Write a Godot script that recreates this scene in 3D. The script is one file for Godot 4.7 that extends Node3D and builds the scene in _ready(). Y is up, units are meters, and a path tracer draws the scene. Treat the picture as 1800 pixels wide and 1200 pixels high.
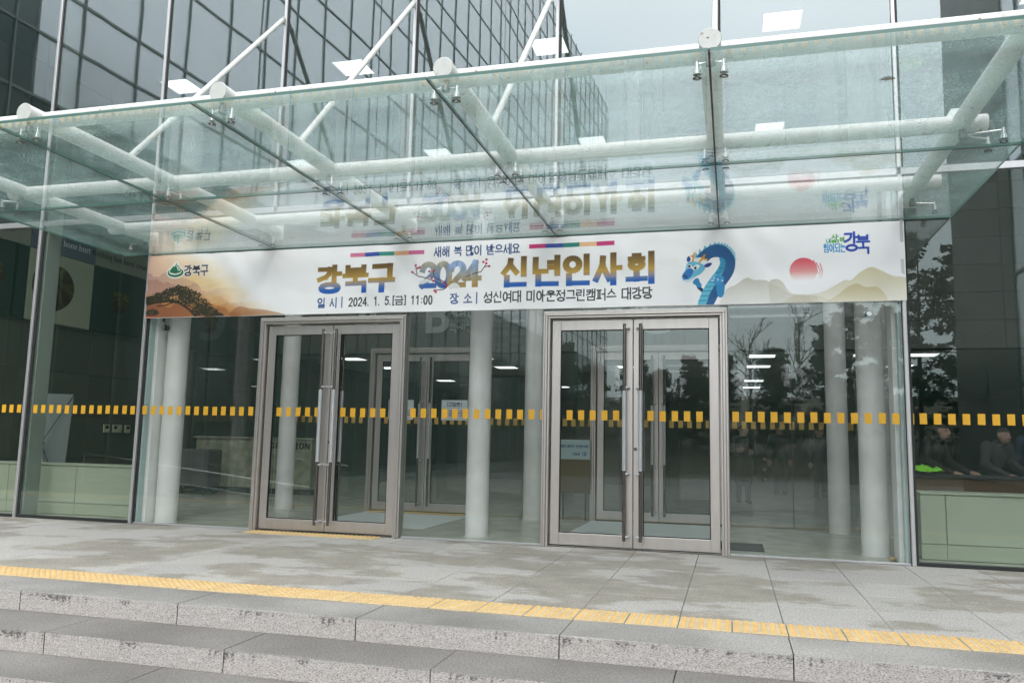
extends Node3D
# Entrance of a glass building with a canopy and a banner. Metres; the glass front is the plane z = 0, the landing is y = 0.

var M := {}
var rng := RandomNumberGenerator.new()
var names := {}

# ------------------------------------------------------------------ camera, sky, sun
func _ready() -> void:
	rng.seed = 20240105
	setup_camera()
	setup_sky()
	make_materials()
	build_ground()
	build_landing()
	build_steps()
	build_lobby()
	build_facade()
	build_inner_wall()
	build_doors()
	build_columns()
	build_canopy()
	build_banner()
	build_lobby_things()
	build_people()
	build_surroundings()
	build_small_things()

func setup_camera() -> void:
	var cam := Camera3D.new()
	cam.name = "camera"
	var yaw := deg_to_rad(15.19)
	var pitch := deg_to_rad(7.12)
	var roll := deg_to_rad(1.195)
	var fwd := Vector3(-sin(yaw) * cos(pitch), sin(pitch), -cos(yaw) * cos(pitch))
	var right := fwd.cross(Vector3.UP).normalized()
	var up := right.cross(fwd)
	var r2 := right * cos(roll) + up * sin(roll)
	var u2 := -right * sin(roll) + up * cos(roll)
	cam.transform = Transform3D(Basis(r2, u2, -fwd), Vector3(0, 1.0, 8.0))
	cam.fov = rad_to_deg(2.0 * atan(600.0 / 1426.5))
	cam.near = 0.05
	cam.far = 600.0
	add_child(cam)
	cam.current = true

func setup_sky() -> void:
	var w := 512
	var h := 256
	var img := Image.create(w, h, false, Image.FORMAT_RGBF)
	var n := FastNoiseLite.new()
	n.seed = 4
	n.frequency = 1.3
	n.fractal_octaves = 4
	for y in h:
		var el := (0.5 - (y + 0.5) / h) * PI
		for x in w:
			var az := (x + 0.5) / w * TAU
			var d := Vector3(cos(el) * cos(az), sin(el), cos(el) * sin(az))
			var k := 0.9
			if el > 0.0:
				var f := n.get_noise_3d(d.x, d.y * 1.6, d.z)
				k = 3.65 * (1.0 + 2.0 * sin(el)) / 3.0 * (1.0 + 0.30 * f) + 0.75
				img.set_pixel(x, y, Color(0.955 + 0.05 * f, 0.99, 1.03 - 0.06 * f) * k)
			else:
				img.set_pixel(x, y, Color(0.6, 0.6, 0.6))
	var sm := PanoramaSkyMaterial.new()
	sm.panorama = ImageTexture.create_from_image(img)
	var sky := Sky.new()
	sky.sky_material = sm
	var env := Environment.new()
	env.background_mode = Environment.BG_SKY
	env.sky = sky
	env.tonemap_mode = Environment.TONE_MAPPER_LINEAR
	env.tonemap_exposure = 1.13
	env.sdfgi_enabled = true
	env.ssao_enabled = true
	env.ssil_enabled = true
	var we := WorldEnvironment.new()
	we.name = "world_environment"
	we.environment = env
	add_child(we)
	var sun := DirectionalLight3D.new()
	sun.name = "sun"
	sun.light_energy = 0.3
	sun.light_color = Color(1.0, 0.97, 0.93)
	sun.light_angular_distance = 25.0
	sun.shadow_enabled = true
	add_child(sun)
	sun.look_at_from_position(Vector3(6, 14, 11), Vector3.ZERO, Vector3.UP)

# ------------------------------------------------------------------ helpers: nodes
func numbered(called: String) -> String:
	var k: int = names.get(called, 0)
	names[called] = k + 1
	return called if k == 0 else "%s_%03d" % [called, k]

func tag(o: Node, label := "", category := "", group := "", kind := "") -> Node:
	if label != "": o.set_meta("label", label)
	if category != "": o.set_meta("category", category)
	if group != "": o.set_meta("group", group)
	if kind != "": o.set_meta("kind", kind)
	return o

func thing(called: String, label: String, category: String, at := Vector3.ZERO, group := "", turn := 0.0) -> Node3D:
	var o := Node3D.new()
	o.name = numbered(called)
	add_child(o)
	o.position = at
	o.rotation.y = turn
	tag(o, label, category, group)
	return o

func place(called: String, mesh: Mesh, mat: Material, parent: Node, at := Vector3.ZERO) -> MeshInstance3D:
	var o := MeshInstance3D.new()
	o.name = numbered(called) if parent == self else called
	o.mesh = mesh
	if mat != null:
		o.material_override = mat
	o.cast_shadow = GeometryInstance3D.SHADOW_CASTING_SETTING_ON
	o.position = at
	parent.add_child(o, true)
	return o

func mk(st: SurfaceTool, called: String, mat: Material, parent: Node, at := Vector3.ZERO) -> MeshInstance3D:
	return place(called, st.commit(), mat, parent, at)

func struct(called: String, parent: Node = self) -> Node3D:
	var o := Node3D.new()
	o.name = numbered(called)
	parent.add_child(o)
	o.set_meta("kind", "structure")
	return o

# ------------------------------------------------------------------ helpers: shapes
func S() -> SurfaceTool:
	var st := SurfaceTool.new()
	st.begin(Mesh.PRIMITIVE_TRIANGLES)
	return st

func tri(st: SurfaceTool, a: Vector3, b: Vector3, c: Vector3, n: Vector3) -> void:
	if (c - a).cross(b - a).dot(n) < 0.0:
		var t := b
		b = c
		c = t
	for p in [a, b, c]:
		st.set_normal(n)
		st.add_vertex(p)

func quad(st: SurfaceTool, a: Vector3, b: Vector3, c: Vector3, d: Vector3, hint := Vector3.ZERO) -> void:
	var n := (c - a).cross(b - a)
	if n.length_squared() < 1e-18:
		n = (d - a).cross(c - a)
	n = n.normalized()
	if hint != Vector3.ZERO and n.dot(hint) < 0.0:
		n = -n
	tri(st, a, b, c, n)
	tri(st, a, c, d, n)

func uvquad(st: SurfaceTool, p: Array, uv: Array, n: Vector3) -> void:
	for f in [[0, 1, 2], [0, 2, 3]]:
		var a: Vector3 = p[f[0]]
		var b: Vector3 = p[f[1]]
		var c: Vector3 = p[f[2]]
		var o := [f[0], f[1], f[2]]
		if (c - a).cross(b - a).dot(n) < 0.0:
			o = [f[0], f[2], f[1]]
		for k in o:
			st.set_normal(n)
			st.set_uv(uv[k])
			st.set_tangent(Plane(1, 0, 0, 1))
			st.add_vertex(p[k])

# chamfered box from corner lo to corner hi
func cbox(st: SurfaceTool, lo: Vector3, hi: Vector3, bevel := 0.0) -> void:
	var c := (lo + hi) * 0.5
	var h := (hi - lo).abs() * 0.5
	var b := minf(bevel, minf(h.x, minf(h.y, h.z)) * 0.9)
	for ax in 3:
		var u := (ax + 1) % 3
		var v := (ax + 2) % 3
		for s in [-1.0, 1.0]:
			var n := Vector3.ZERO
			n[ax] = s
			var pts := []
			for q in [[-1, -1], [1, -1], [1, 1], [-1, 1]]:
				var p := Vector3.ZERO
				p[ax] = s * h[ax]
				p[u] = q[0] * (h[u] - b)
				p[v] = q[1] * (h[v] - b)
				pts.append(c + p)
			quad(st, pts[0], pts[1], pts[2], pts[3], n)
	if b <= 0.0:
		return
	for ax in 3:
		var u := (ax + 1) % 3
		var v := (ax + 2) % 3
		for su in [-1.0, 1.0]:
			for sv in [-1.0, 1.0]:
				var pts := []
				for e in [[-1.0, 0], [1.0, 0], [1.0, 1], [-1.0, 1]]:
					var p := Vector3.ZERO
					p[ax] = e[0] * (h[ax] - b)
					p[u] = su * (h[u] - (b if e[1] == 1 else 0.0))
					p[v] = sv * (h[v] - (0.0 if e[1] == 1 else b))
					pts.append(c + p)
				var n := Vector3.ZERO
				n[u] = su
				n[v] = sv
				quad(st, pts[0], pts[1], pts[2], pts[3], n)
	for sx in [-1.0, 1.0]:
		for sy in [-1.0, 1.0]:
			for sz in [-1.0, 1.0]:
				var s := Vector3(sx, sy, sz)
				tri(st, c + s * (h - Vector3(0, b, b)), c + s * (h - Vector3(b, 0, b)), c + s * (h - Vector3(b, b, 0)), s.normalized())

func boxmesh(size: Vector3, bevel := 0.0) -> Mesh:
	var st := S()
	cbox(st, -size * 0.5, size * 0.5, bevel)
	return st.commit()

# tube along a path with a radius for each point, smooth
func tube(st: SurfaceTool, pts: Array, radii: Array, seg := 16, caps := true) -> void:
	var up := Vector3.UP
	var rings := []
	for i in pts.size():
		var d: Vector3
		if i == 0: d = pts[1] - pts[0]
		elif i == pts.size() - 1: d = pts[i] - pts[i - 1]
		else: d = (pts[i + 1] - pts[i]).normalized() + (pts[i] - pts[i - 1]).normalized()
		if d.length() < 1e-7: d = Vector3(0, 0, 1) if i == 0 else pts[i] - pts[0]
		d = d.normalized()
		if absf(d.dot(up)) > 0.95: up = Vector3.RIGHT if absf(d.x) < 0.9 else Vector3.BACK
		var x := d.cross(up).normalized()
		var y := x.cross(d).normalized()
		up = y
		var ring := []
		for k in seg:
			var a := TAU * k / seg
			ring.append(x * cos(a) + y * sin(a))
		rings.append(ring)
	for i in pts.size() - 1:
		for k in seg:
			var k2 := (k + 1) % seg
			var a: Vector3 = pts[i] + rings[i][k] * radii[i]
			var b: Vector3 = pts[i] + rings[i][k2] * radii[i]
			var c: Vector3 = pts[i + 1] + rings[i + 1][k2] * radii[i + 1]
			var d: Vector3 = pts[i + 1] + rings[i + 1][k] * radii[i + 1]
			var hint: Vector3 = rings[i][k] + rings[i][k2]
			for f in [[[a, i, k], [b, i, k2], [c, i + 1, k2]], [[a, i, k], [c, i + 1, k2], [d, i + 1, k]]]:
				var fn: Vector3 = (f[2][0] - f[0][0]).cross(f[1][0] - f[0][0])
				var o := [0, 1, 2] if fn.dot(hint) >= 0.0 else [0, 2, 1]
				for q in o:
					st.set_normal(rings[f[q][1]][f[q][2]])
					st.add_vertex(f[q][0])
	if caps:
		for e in [0, pts.size() - 1]:
			if radii[e] < 1e-5: continue
			var n: Vector3 = (pts[0] - pts[1]) if e == 0 else (pts[e] - pts[e - 1])
			n = n.normalized() if n.length() > 1e-9 else Vector3.UP
			for k in seg:
				tri(st, pts[e], pts[e] + rings[e][k] * radii[e], pts[e] + rings[e][(k + 1) % seg] * radii[e], n)

func rod(a: Vector3, b: Vector3, r: float, seg := 16, bev := 0.0) -> Mesh:
	var st := S()
	if bev > 0.0:
		var d := (b - a).normalized() * bev
		tube(st, [a, a + d, b - d, b], [r - bev, r, r, r - bev], seg)
	else:
		tube(st, [a, b], [r, r], seg)
	return st.commit()

# a pane of glass: its street face wears the coating, the back of coated panes a darkening tint
func pane(called: String, parent: Node, lo: Vector3, hi: Vector3, axis := 2, coat: Material = null) -> MeshInstance3D:
	var m := ArrayMesh.new()
	var u := (axis + 1) % 3
	var v := (axis + 2) % 3
	var face := func(side: float) -> SurfaceTool:
		var st := S()
		var p := []
		for q in [[0, 0], [1, 0], [1, 1], [0, 1]]:
			var a := lo
			a[axis] = hi[axis] if side > 0 else lo[axis]
			a[u] = hi[u] if q[0] else lo[u]
			a[v] = hi[v] if q[1] else lo[v]
			p.append(a)
		var n := Vector3.ZERO
		n[axis] = side
		var off := Vector2(fposmod(lo[u] * 0.37 + lo[v] * 0.11, 1.0), fposmod(lo[u] * 0.53, 1.0))
		var su: float = (hi[u] - lo[u]) / 3.0
		var sv: float = (hi[v] - lo[v]) / 3.0
		uvquad(st, p, [off, off + Vector2(su, 0), off + Vector2(su, sv), off + Vector2(0, sv)], n)
		return st
	var front: SurfaceTool = face.call(1.0)
	m = front.commit(m)
	var back: SurfaceTool = face.call(-1.0)
	m = back.commit(m)
	var rim := S()
	for s in [[u, 0], [u, 1], [v, 0], [v, 1]]:
		var p := []
		var other: int = v if s[0] == u else u
		for q in [[0, 0], [1, 0], [1, 1], [0, 1]]:
			var a := lo
			a[s[0]] = hi[s[0]] if s[1] else lo[s[0]]
			a[axis] = hi[axis] if q[0] else lo[axis]
			a[other] = hi[other] if q[1] else lo[other]
			p.append(a)
		var n := Vector3.ZERO
		n[s[0]] = 1.0 if s[1] else -1.0
		quad(rim, p[0], p[1], p[2], p[3], n)
	m = rim.commit(m)
	m.surface_set_material(0, coat if coat != null else M.coated)
	m.surface_set_material(1, M.body_dimming if coat == M.coated else (M.body_tint if coat == M.coated_low else M.clear))
	m.surface_set_material(2, M.glass_edge)
	return place(called, m, null, parent)

# ------------------------------------------------------------------ materials
func lin(r: float, g: float, b: float, a := 1.0) -> Color:
	var c := Color(r, g, b).linear_to_srgb()
	c.a = a
	return c

func mat(called: String, c: Color, rough := 0.6, metal := 0.0) -> StandardMaterial3D:
	var m := StandardMaterial3D.new()
	m.resource_name = called
	m.albedo_color = c
	m.roughness = rough
	m.metallic = metal
	return m

func tex(img: Image) -> ImageTexture:
	return ImageTexture.create_from_image(img)

func noise_tex(seed_: int, freq: float, octaves: int, lo: Color, hi: Color, size := 512, normal := false, bump := 4.0) -> NoiseTexture2D:
	var t := NoiseTexture2D.new()
	var n := FastNoiseLite.new()
	n.seed = seed_
	n.frequency = freq
	n.fractal_octaves = octaves
	t.noise = n
	t.width = size
	t.height = size
	t.seamless = true
	if normal:
		t.as_normal_map = true
		t.bump_strength = bump
	else:
		var g := Gradient.new()
		g.set_color(0, lo)
		g.set_color(1, hi)
		t.color_ramp = g
	return t

# grains of granite: a grey with dark and pale flecks
func grain_image(size: int, seed_: int, dark: float, pale: float, dark_share: float, spread: float) -> Image:
	var img := Image.create(size, size, false, Image.FORMAT_RGB8)
	var r := RandomNumberGenerator.new()
	r.seed = seed_
	var n := FastNoiseLite.new()
	n.seed = seed_
	n.frequency = 0.19
	n.fractal_octaves = 2
	for y in size:
		for x in size:
			var k := n.get_noise_2d(x, y) * 0.5 + r.randf_range(-spread, spread)
			var v := 0.86 + k * 0.22
			if n.get_noise_2d(x * 1.3 + 700, y * 1.3) > 0.62 - dark_share: v = dark + r.randf() * 0.15
			elif k > 0.28: v = pale
			v = clampf(v, 0.0, 1.0)
			img.set_pixel(x, y, Color(v, v * 0.992, v * 0.98))
	return img

func make_materials() -> void:
	var grain := tex(grain_image(512, 3, 0.52, 1.0, 0.30, 0.22))
	var fine := tex(grain_image(512, 8, 0.56, 1.0, 0.24, 0.2))
	# damp patches on the landing: darker, with outlines of their own
	var wet := Image.create(1024, 1024, false, Image.FORMAT_RGB8)
	var wn := FastNoiseLite.new()
	wn.seed = 11
	wn.frequency = 0.0065
	wn.fractal_octaves = 5
	wn.fractal_gain = 0.62
	var wn2 := FastNoiseLite.new()
	wn2.seed = 5
	wn2.frequency = 0.003
	for y in 1024:
		for x in 1024:
			var e := minf(minf(x, 1023 - x), minf(y, 1023 - y)) / 60.0
			var v := wn.get_noise_2d(x * 0.8, y * 1.5) + 0.6 * wn2.get_noise_2d(x, y) + 0.10
			if e < 1.0: v = lerpf(0.0, v, e)
			var s := smoothstep(-0.06, 0.26, v + 0.16 * wn.get_noise_2d(x * 4.0, y * 6.0 + 33))
			var t := 1.0 - 0.15 * s - 0.09 * clampf(wn.get_noise_2d(x * 3.0 + 91, y * 3.0), -1, 1) * s
			wet.set_pixel(x, y, Color(t, t * lerpf(1.0, 0.985, s), t * lerpf(1.0, 0.945, s)))
	var wett := tex(wet)
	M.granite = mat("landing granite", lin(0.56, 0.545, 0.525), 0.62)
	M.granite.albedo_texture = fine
	M.granite.uv1_triplanar = true
	M.granite.uv1_world_triplanar = true
	M.granite.uv1_scale = Vector3(0.6, 0.6, 0.6)
	M.granite.detail_enabled = true
	M.granite.detail_blend_mode = BaseMaterial3D.BLEND_MODE_MUL
	M.granite.detail_albedo = wett
	M.granite.detail_uv_layer = BaseMaterial3D.DETAIL_UV_2
	M.granite.uv2_triplanar = true
	M.granite.uv2_world_triplanar = true
	M.granite.uv2_scale = Vector3(0.14, 0.14, 0.14)
	M.granite.uv2_offset = Vector3(0.62, 0.3, 0.1)
	M.granite_b = M.granite.duplicate()
	M.granite_b.albedo_color = lin(0.525, 0.51, 0.495)
	M.granite_c = M.granite.duplicate()
	M.granite_c.albedo_color = lin(0.585, 0.57, 0.545)
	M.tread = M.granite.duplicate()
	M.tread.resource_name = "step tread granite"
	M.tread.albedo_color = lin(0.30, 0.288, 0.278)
	M.tread.uv2_offset = Vector3(0.2, 0.5, 0.55)
	M.tread.detail_albedo = noise_tex(23, 0.012, 5, Color(0.80, 0.79, 0.78), Color(1, 1, 1), 512)
	M.coping = M.granite.duplicate()
	M.coping.detail_albedo = noise_tex(24, 0.010, 6, Color(0.66, 0.655, 0.65), Color(1, 1, 1), 512)
	# risers: bush hammered, black flecks, black drip stains under the nosing
	var rw := 1024
	var rh := 128
	var ri := Image.create(rw, rh, false, Image.FORMAT_RGB8)
	var r := RandomNumberGenerator.new()
	r.seed = 77
	var dn := FastNoiseLite.new()
	dn.seed = 21
	dn.frequency = 0.012
	dn.fractal_octaves = 4
	var gn := FastNoiseLite.new()
	gn.seed = 2
	gn.frequency = 0.21
	for x in rw:
		var run := maxf(0.0, dn.get_noise_2d(x * 0.8, 0.0) * 0.6 - 0.0) + (0.03 + 0.6 * maxf(0.0, dn.get_noise_2d(x * 9.0, 50.0))) * smoothstep(-0.25, 0.25, dn.get_noise_2d(x * 0.7, 200.0))
		for y in rh:
			var f := float(y) / rh
			var v := 0.83 + r.randf_range(-0.09, 0.09) + 0.06 * gn.get_noise_2d(x * 0.2, y * 0.2)
			if gn.get_noise_2d(x * 1.45, y * 1.45) > 0.30: v = 0.22 + r.randf() * 0.2
			var rag := dn.get_noise_2d(x * 14.0, y * 5.0) * 0.42 + r.randf_range(-0.1, 0.1)
			var stain := smoothstep(0.0, 0.22, run * 1.1 - f - 0.06 + rag * clampf(run * 6.0, 0.0, 1.0))
			if f < 0.10: stain *= 0.45
			v = lerpf(v, v * 0.42, stain * 0.75)
			var warm := 0.5 + 0.5 * dn.get_noise_2d(x * 0.6 + 300, y * 0.6)
			ri.set_pixel(x, y, Color(v, v * lerpf(0.99, 0.975, warm), v * lerpf(0.98, 0.955, warm)))
	M.riser = mat("riser granite", lin(0.84, 0.815, 0.80), 0.8)
	M.riser.albedo_texture = tex(ri)
	M.joint = mat("dark joint", lin(0.05, 0.05, 0.045), 0.95)
	M.plaza = mat("plaza granite", lin(0.17, 0.168, 0.165), 0.6)
	M.plaza.albedo_texture = grain
	M.plaza.uv1_triplanar = true
	M.plaza.uv1_world_triplanar = true
	M.plaza.uv1_scale = Vector3(0.8, 0.8, 0.8)
	M.tactile = mat("yellow tactile tile", lin(0.62, 0.41, 0.16), 0.6)
	M.tactile.albedo_texture = noise_tex(31, 0.02, 4, Color(0.91, 0.90, 0.89), Color(1, 1, 1), 256)
	M.tactile.uv1_triplanar = true
	M.tactile.uv1_world_triplanar = true
	M.tactile.uv1_scale = Vector3(1.3, 1.3, 1.3)
	M.tactile_bed = M.tactile.duplicate()
	M.tactile_bed.albedo_color = lin(0.56, 0.46, 0.30)
	# interior stone
	M.wall_stone = mat("dark lobby granite", lin(0.10, 0.108, 0.09), 0.55)
	M.wall_stone.albedo_texture = grain
	M.wall_stone.uv1_triplanar = true
	M.wall_stone.uv1_world_triplanar = true
	M.wall_stone.uv1_scale = Vector3(1.2, 1.2, 1.2)
	M.wall_stone2 = M.wall_stone.duplicate()
	M.wall_stone2.albedo_color = lin(0.112, 0.119, 0.10)
	M.bulk_stone = M.wall_stone.duplicate()
	M.bulk_stone.albedo_color = lin(0.22, 0.235, 0.20)
	M.bulk_stone2 = M.wall_stone.duplicate()
	M.bulk_stone2.albedo_color = lin(0.24, 0.255, 0.22)
	M.floor = mat("polished pale stone floor", lin(0.50, 0.53, 0.44), 0.25)
	M.floor.albedo_texture = noise_tex(14, 0.012, 5, Color(0.82, 0.82, 0.8), Color(1, 1, 1), 512)
	M.floor.uv1_triplanar = true
	M.floor.uv1_world_triplanar = true
	M.floor.uv1_scale = Vector3(0.4, 0.4, 0.4)
	M.ceiling = mat("ceiling", lin(0.24, 0.25, 0.24), 0.9)
	M.dark = mat("dark lining", lin(0.025, 0.028, 0.027), 0.8)
	M.back = mat("far lobby wall", lin(0.10, 0.105, 0.09), 0.6)
	M.cream_stone = mat("cream marble", lin(0.52, 0.53, 0.40), 0.3)
	M.cream_stone.albedo_texture = noise_tex(9, 0.02, 5, Color(0.72, 0.72, 0.68), Color(1, 1, 1), 256)
	M.cream_stone.uv1_triplanar = true
	M.cream_stone.uv1_world_triplanar = true
	M.cabinet = mat("pale green panel", lin(0.34, 0.40, 0.29), 0.5)
	M.cabinet2 = mat("pale green plinth", lin(0.33, 0.41, 0.28), 0.5)
	# glass
	var white := Image.create(4, 4, false, Image.FORMAT_RGBA8)
	white.fill(Color.WHITE)
	var wt := tex(white)
	M.coated = mat("coated glass", Color(0.88, 0.92, 0.93, 0.25), 0.0, 1.0)
	M.coated.albedo_texture = wt
	M.coated.transparency = BaseMaterial3D.TRANSPARENCY_ALPHA
	M.coated.normal_enabled = true
	M.coated.normal_texture = noise_tex(61, 0.008, 1, Color.BLACK, Color.WHITE, 256, true, 24.0)
	M.coated.normal_scale = 0.0022
	M.coated_low = M.coated.duplicate()
	M.coated_low.albedo_color = Color(0.88, 0.94, 0.92, 0.10)
	M.coated_low.normal_scale = 0.002
	M.clear = mat("clear glass", Color(0.8, 0.9, 0.86, 0.02), 0.0)
	M.clear.transparency = BaseMaterial3D.TRANSPARENCY_ALPHA
	M.body_tint = mat("green glass body", lin(0.01, 0.07, 0.045, 0.10), 0.3)
	M.body_tint.albedo_texture = wt
	M.body_tint.transparency = BaseMaterial3D.TRANSPARENCY_ALPHA
	M.body_dimming = mat("deep green dimming layer", lin(0.01, 0.035, 0.027, 0.42), 0.3)  # dark layer behind the upper panes, keeps daylight out of the lobby
	M.body_dimming.albedo_texture = wt
	M.body_dimming.transparency = BaseMaterial3D.TRANSPARENCY_ALPHA
	M.glass_edge = mat("glass edge", lin(0.10, 0.20, 0.17), 0.15)
	M.edge_strip = mat("pale glass edge", lin(0.40, 0.52, 0.50), 0.2)
	# canopy glass: the underside mirrors, the wet upper side scatters
	var drops := Image.create(1024, 1024, false, Image.FORMAT_RGBA8)
	var pn := FastNoiseLite.new()
	pn.seed = 17
	pn.frequency = 0.11
	pn.fractal_octaves = 1
	var cn := FastNoiseLite.new()
	cn.seed = 44
	cn.frequency = 0.006
	cn.fractal_octaves = 4
	for y in 1024:
		for x in 1024:
			var film := 0.22 + 0.12 * cn.get_noise_2d(x, y * 1.6)
			var bead := smoothstep(0.28, 0.62, pn.get_noise_2d(x, y)) * smoothstep(-0.5, 0.3, cn.get_noise_2d(x * 1.7 + 400, y * 1.7))
			var speck := 1.0
			if cn.get_noise_2d(x * 14.0, y * 14.0 + 900) > 0.55: speck = 0.55
			var a := clampf(film + 0.20 * bead, 0.0, 1.0)
			drops.set_pixel(x, y, Color(speck, speck, speck, a))
	M.canopy_top = mat("wet canopy glass", lin(0.50, 0.75, 0.71), 0.35)
	M.canopy_top.albedo_texture = tex(drops)
	M.canopy_top.transparency = BaseMaterial3D.TRANSPARENCY_ALPHA
	M.canopy_top.backlight_enabled = true
	M.canopy_top.backlight = Color(1, 1, 1)
	M.tower_glass = mat("tower glass", lin(0.72, 0.75, 0.77), 0.2, 0.35)  # pale colour stands in for sky mirrored in the wing panes
	M.tower_dark = mat("tower dark glass", lin(0.05, 0.065, 0.065), 0.1, 0.3)
	M.tower_bar = mat("tower mullion", lin(0.12, 0.145, 0.135), 0.5)
	# metal and paint
	M.steel = mat("brushed stainless steel", lin(0.71, 0.665, 0.625), 0.36, 0.92)
	M.steel.albedo_texture = brushed(41)
	M.steel.uv1_triplanar = true
	M.steel.uv1_scale = Vector3(2, 0.35, 2)
	M.steel_dark = mat("dark steel", lin(0.19, 0.175, 0.16), 0.26, 1.0)
	M.steel_bright = mat("bright steel", lin(0.72, 0.71, 0.69), 0.22, 1.0)
	M.grip = mat("satin grip sleeve", lin(0.52, 0.53, 0.54), 0.5, 0.6)
	M.alu = mat("aluminium cap", lin(0.60, 0.60, 0.60), 0.4, 0.7)
	M.gasket = mat("black gasket", lin(0.02, 0.022, 0.022), 0.6)
	M.seam = mat("silicone seam", lin(0.09, 0.08, 0.075), 0.7)
	M.rubber = mat("black rubber", lin(0.015, 0.015, 0.015), 0.8)
	M.post = mat("pale green steel post", lin(0.19, 0.235, 0.20), 0.5)
	M.white_paint = mat("white painted steel", lin(0.66, 0.665, 0.65), 0.38)
	M.white_paint.albedo_texture = rust_image()
	M.white_paint.uv1_triplanar = true
	M.white_paint.uv1_world_triplanar = true
	M.white_paint.uv1_scale = Vector3(0.7, 0.7, 0.7)
	M.column = mat("white column paint", lin(0.83, 0.85, 0.83), 0.45)
	M.column.albedo_texture = noise_tex(3, 0.01, 4, Color(0.93, 0.93, 0.92), Color(1, 1, 1), 256)
	M.column.uv1_triplanar = true
	M.yellow = mat("yellow sticker", lin(0.70, 0.38, 0.02), 0.5)
	M.yellow2 = mat("dull yellow sticker", lin(0.50, 0.34, 0.09), 0.6)  # duller yellow for the inner stickers and tiles
	M.mat_dark = mat("charcoal door mat", lin(0.05, 0.05, 0.05), 0.95)
	M.mat_pale = mat("pale door mat", lin(0.55, 0.62, 0.60), 0.8)
	M.lamp = mat("ceiling lamp panel", Color(1, 1, 1), 0.5)
	M.lamp.emission_enabled = true
	M.lamp.emission = Color(0.96, 1.0, 0.99)
	M.lamp.emission_energy_multiplier = 2.4

func brushed(seed_: int) -> ImageTexture:
	var img := Image.create(256, 256, false, Image.FORMAT_RGB8)
	var n := FastNoiseLite.new()
	n.seed = seed_
	n.frequency = 0.5
	var c := FastNoiseLite.new()
	c.seed = seed_ + 1
	c.frequency = 0.02
	for y in 256:
		for x in 256:
			var v := 0.96 + 0.014 * n.get_noise_2d(x * 1.0, y * 0.03) + 0.025 * c.get_noise_2d(x, y)
			v = clampf(v, 0, 1)
			img.set_pixel(x, y, Color(v, v, v))
	return tex(img)

func rust_image() -> ImageTexture:
	var img := Image.create(512, 512, false, Image.FORMAT_RGB8)
	var n := FastNoiseLite.new()
	n.seed = 71
	n.frequency = 0.018
	n.fractal_octaves = 5
	for y in 512:
		for x in 512:
			var g := 0.96 + 0.04 * n.get_noise_2d(x * 2.0 + 50, y * 2.0)
			var k := n.get_noise_2d(x, y) + 0.25 * n.get_noise_2d(x * 6.0, y * 6.0 + 300)
			var s := smoothstep(0.54, 0.60, k)
			var c := Color(g, g, g * 0.985)
			c = c.lerp(Color(0.86, 0.78, 0.62), smoothstep(0.46, 0.62, k) * 0.5)
			c = c.lerp(Color(0.45, 0.20, 0.08), s)
			img.set_pixel(x, y, c)
	return tex(img)

# ------------------------------------------------------------------ ground, landing, steps
func build_ground() -> void:
	var st := S()
	quad(st, Vector3(-160, -0.612, -60), Vector3(160, -0.612, -60), Vector3(160, -0.612, 200), Vector3(-160, -0.612, 200), Vector3.UP)
	var g := mk(st, "ground", M.plaza, self)
	tag(g, "", "", "", "structure")

func build_landing() -> void:
	var root := struct("landing")
	var st := S()
	cbox(st, Vector3(-13.2, -0.60, -0.02), Vector3(5.6, -0.012, 3.40))
	mk(st, "bed", M.joint, root)
	var zs := [0.006, 0.575, 1.163, 1.752, 2.346, 2.944]
	var cache := {}
	for r in 5:
		for k in range(-22, 10):
			var d: float = zs[r + 1] - zs[r]
			if not cache.has(r):
				cache[r] = boxmesh(Vector3(0.586 - 0.004, 0.03, d - 0.004), 0.0025)
			var dy := rng.randf_range(-0.0012, 0.0012)
			place("paving_slab", cache[r], [M.granite, M.granite_b, M.granite_c, M.granite][rng.randi() % 4], root, Vector3(-0.31 + 0.586 * (k + 0.5), -0.015 + dy, (zs[r] + zs[r + 1]) * 0.5))
	# tactile strip along the edge
	var tile := tactile_mesh(0.290, 0.300, M.tactile)
	for k in range(-44, 19):
		place("tactile_tile", tile, null, root, Vector3(-0.01 + 0.295 * (k + 0.5), rng.randf_range(-0.001, 0.001), 3.098))
	var st2 := S()
	cbox(st2, Vector3(-13.1, -0.010, 2.945), Vector3(5.5, -0.006, 3.256))
	mk(st2, "tile_bed", M.joint, root)
	# short strip before the left door
	var strip := tactile_mesh(0.296, 0.215, M.tactile)
	for k in 5:
		place("tactile_tile", strip, null, root, Vector3(-5.0 + 0.3 * (k + 0.5), 0.0045, 0.185))

func tactile_mesh(w: float, d: float, studs: Material) -> Mesh:
	var m := ArrayMesh.new()
	var bed := S()
	cbox(bed, Vector3(-w / 2, -0.006, -d / 2), Vector3(w / 2, 0.004, d / 2), 0.0015)
	m = bed.commit(m)
	var st := S()
	var nx := 6
	var nz := int(round(d / 0.05))
	for i in nx:
		for j in nz:
			var c := Vector3((i + 0.5) / nx * w - w / 2, 0.004, (j + 0.5) / nz * d - d / 2)
			for k in 8:
				var a := TAU * k / 8
				var b := TAU * (k + 1) / 8
				var va := Vector3(cos(a), 0, sin(a))
				var vb := Vector3(cos(b), 0, sin(b))
				var up := Vector3(0, 0.006, 0)
				quad(st, c + va * 0.0185, c + vb * 0.0185, c + vb * 0.0125 + up, c + va * 0.0125 + up, (va + vb) * 0.5 + Vector3.UP)
				tri(st, c + up, c + va * 0.0125 + up, c + vb * 0.0125 + up, Vector3.UP)
	m = st.commit(m)
	m.surface_set_material(0, M.tactile_bed if studs == M.tactile else studs)
	m.surface_set_material(1, studs)
	return m

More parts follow.
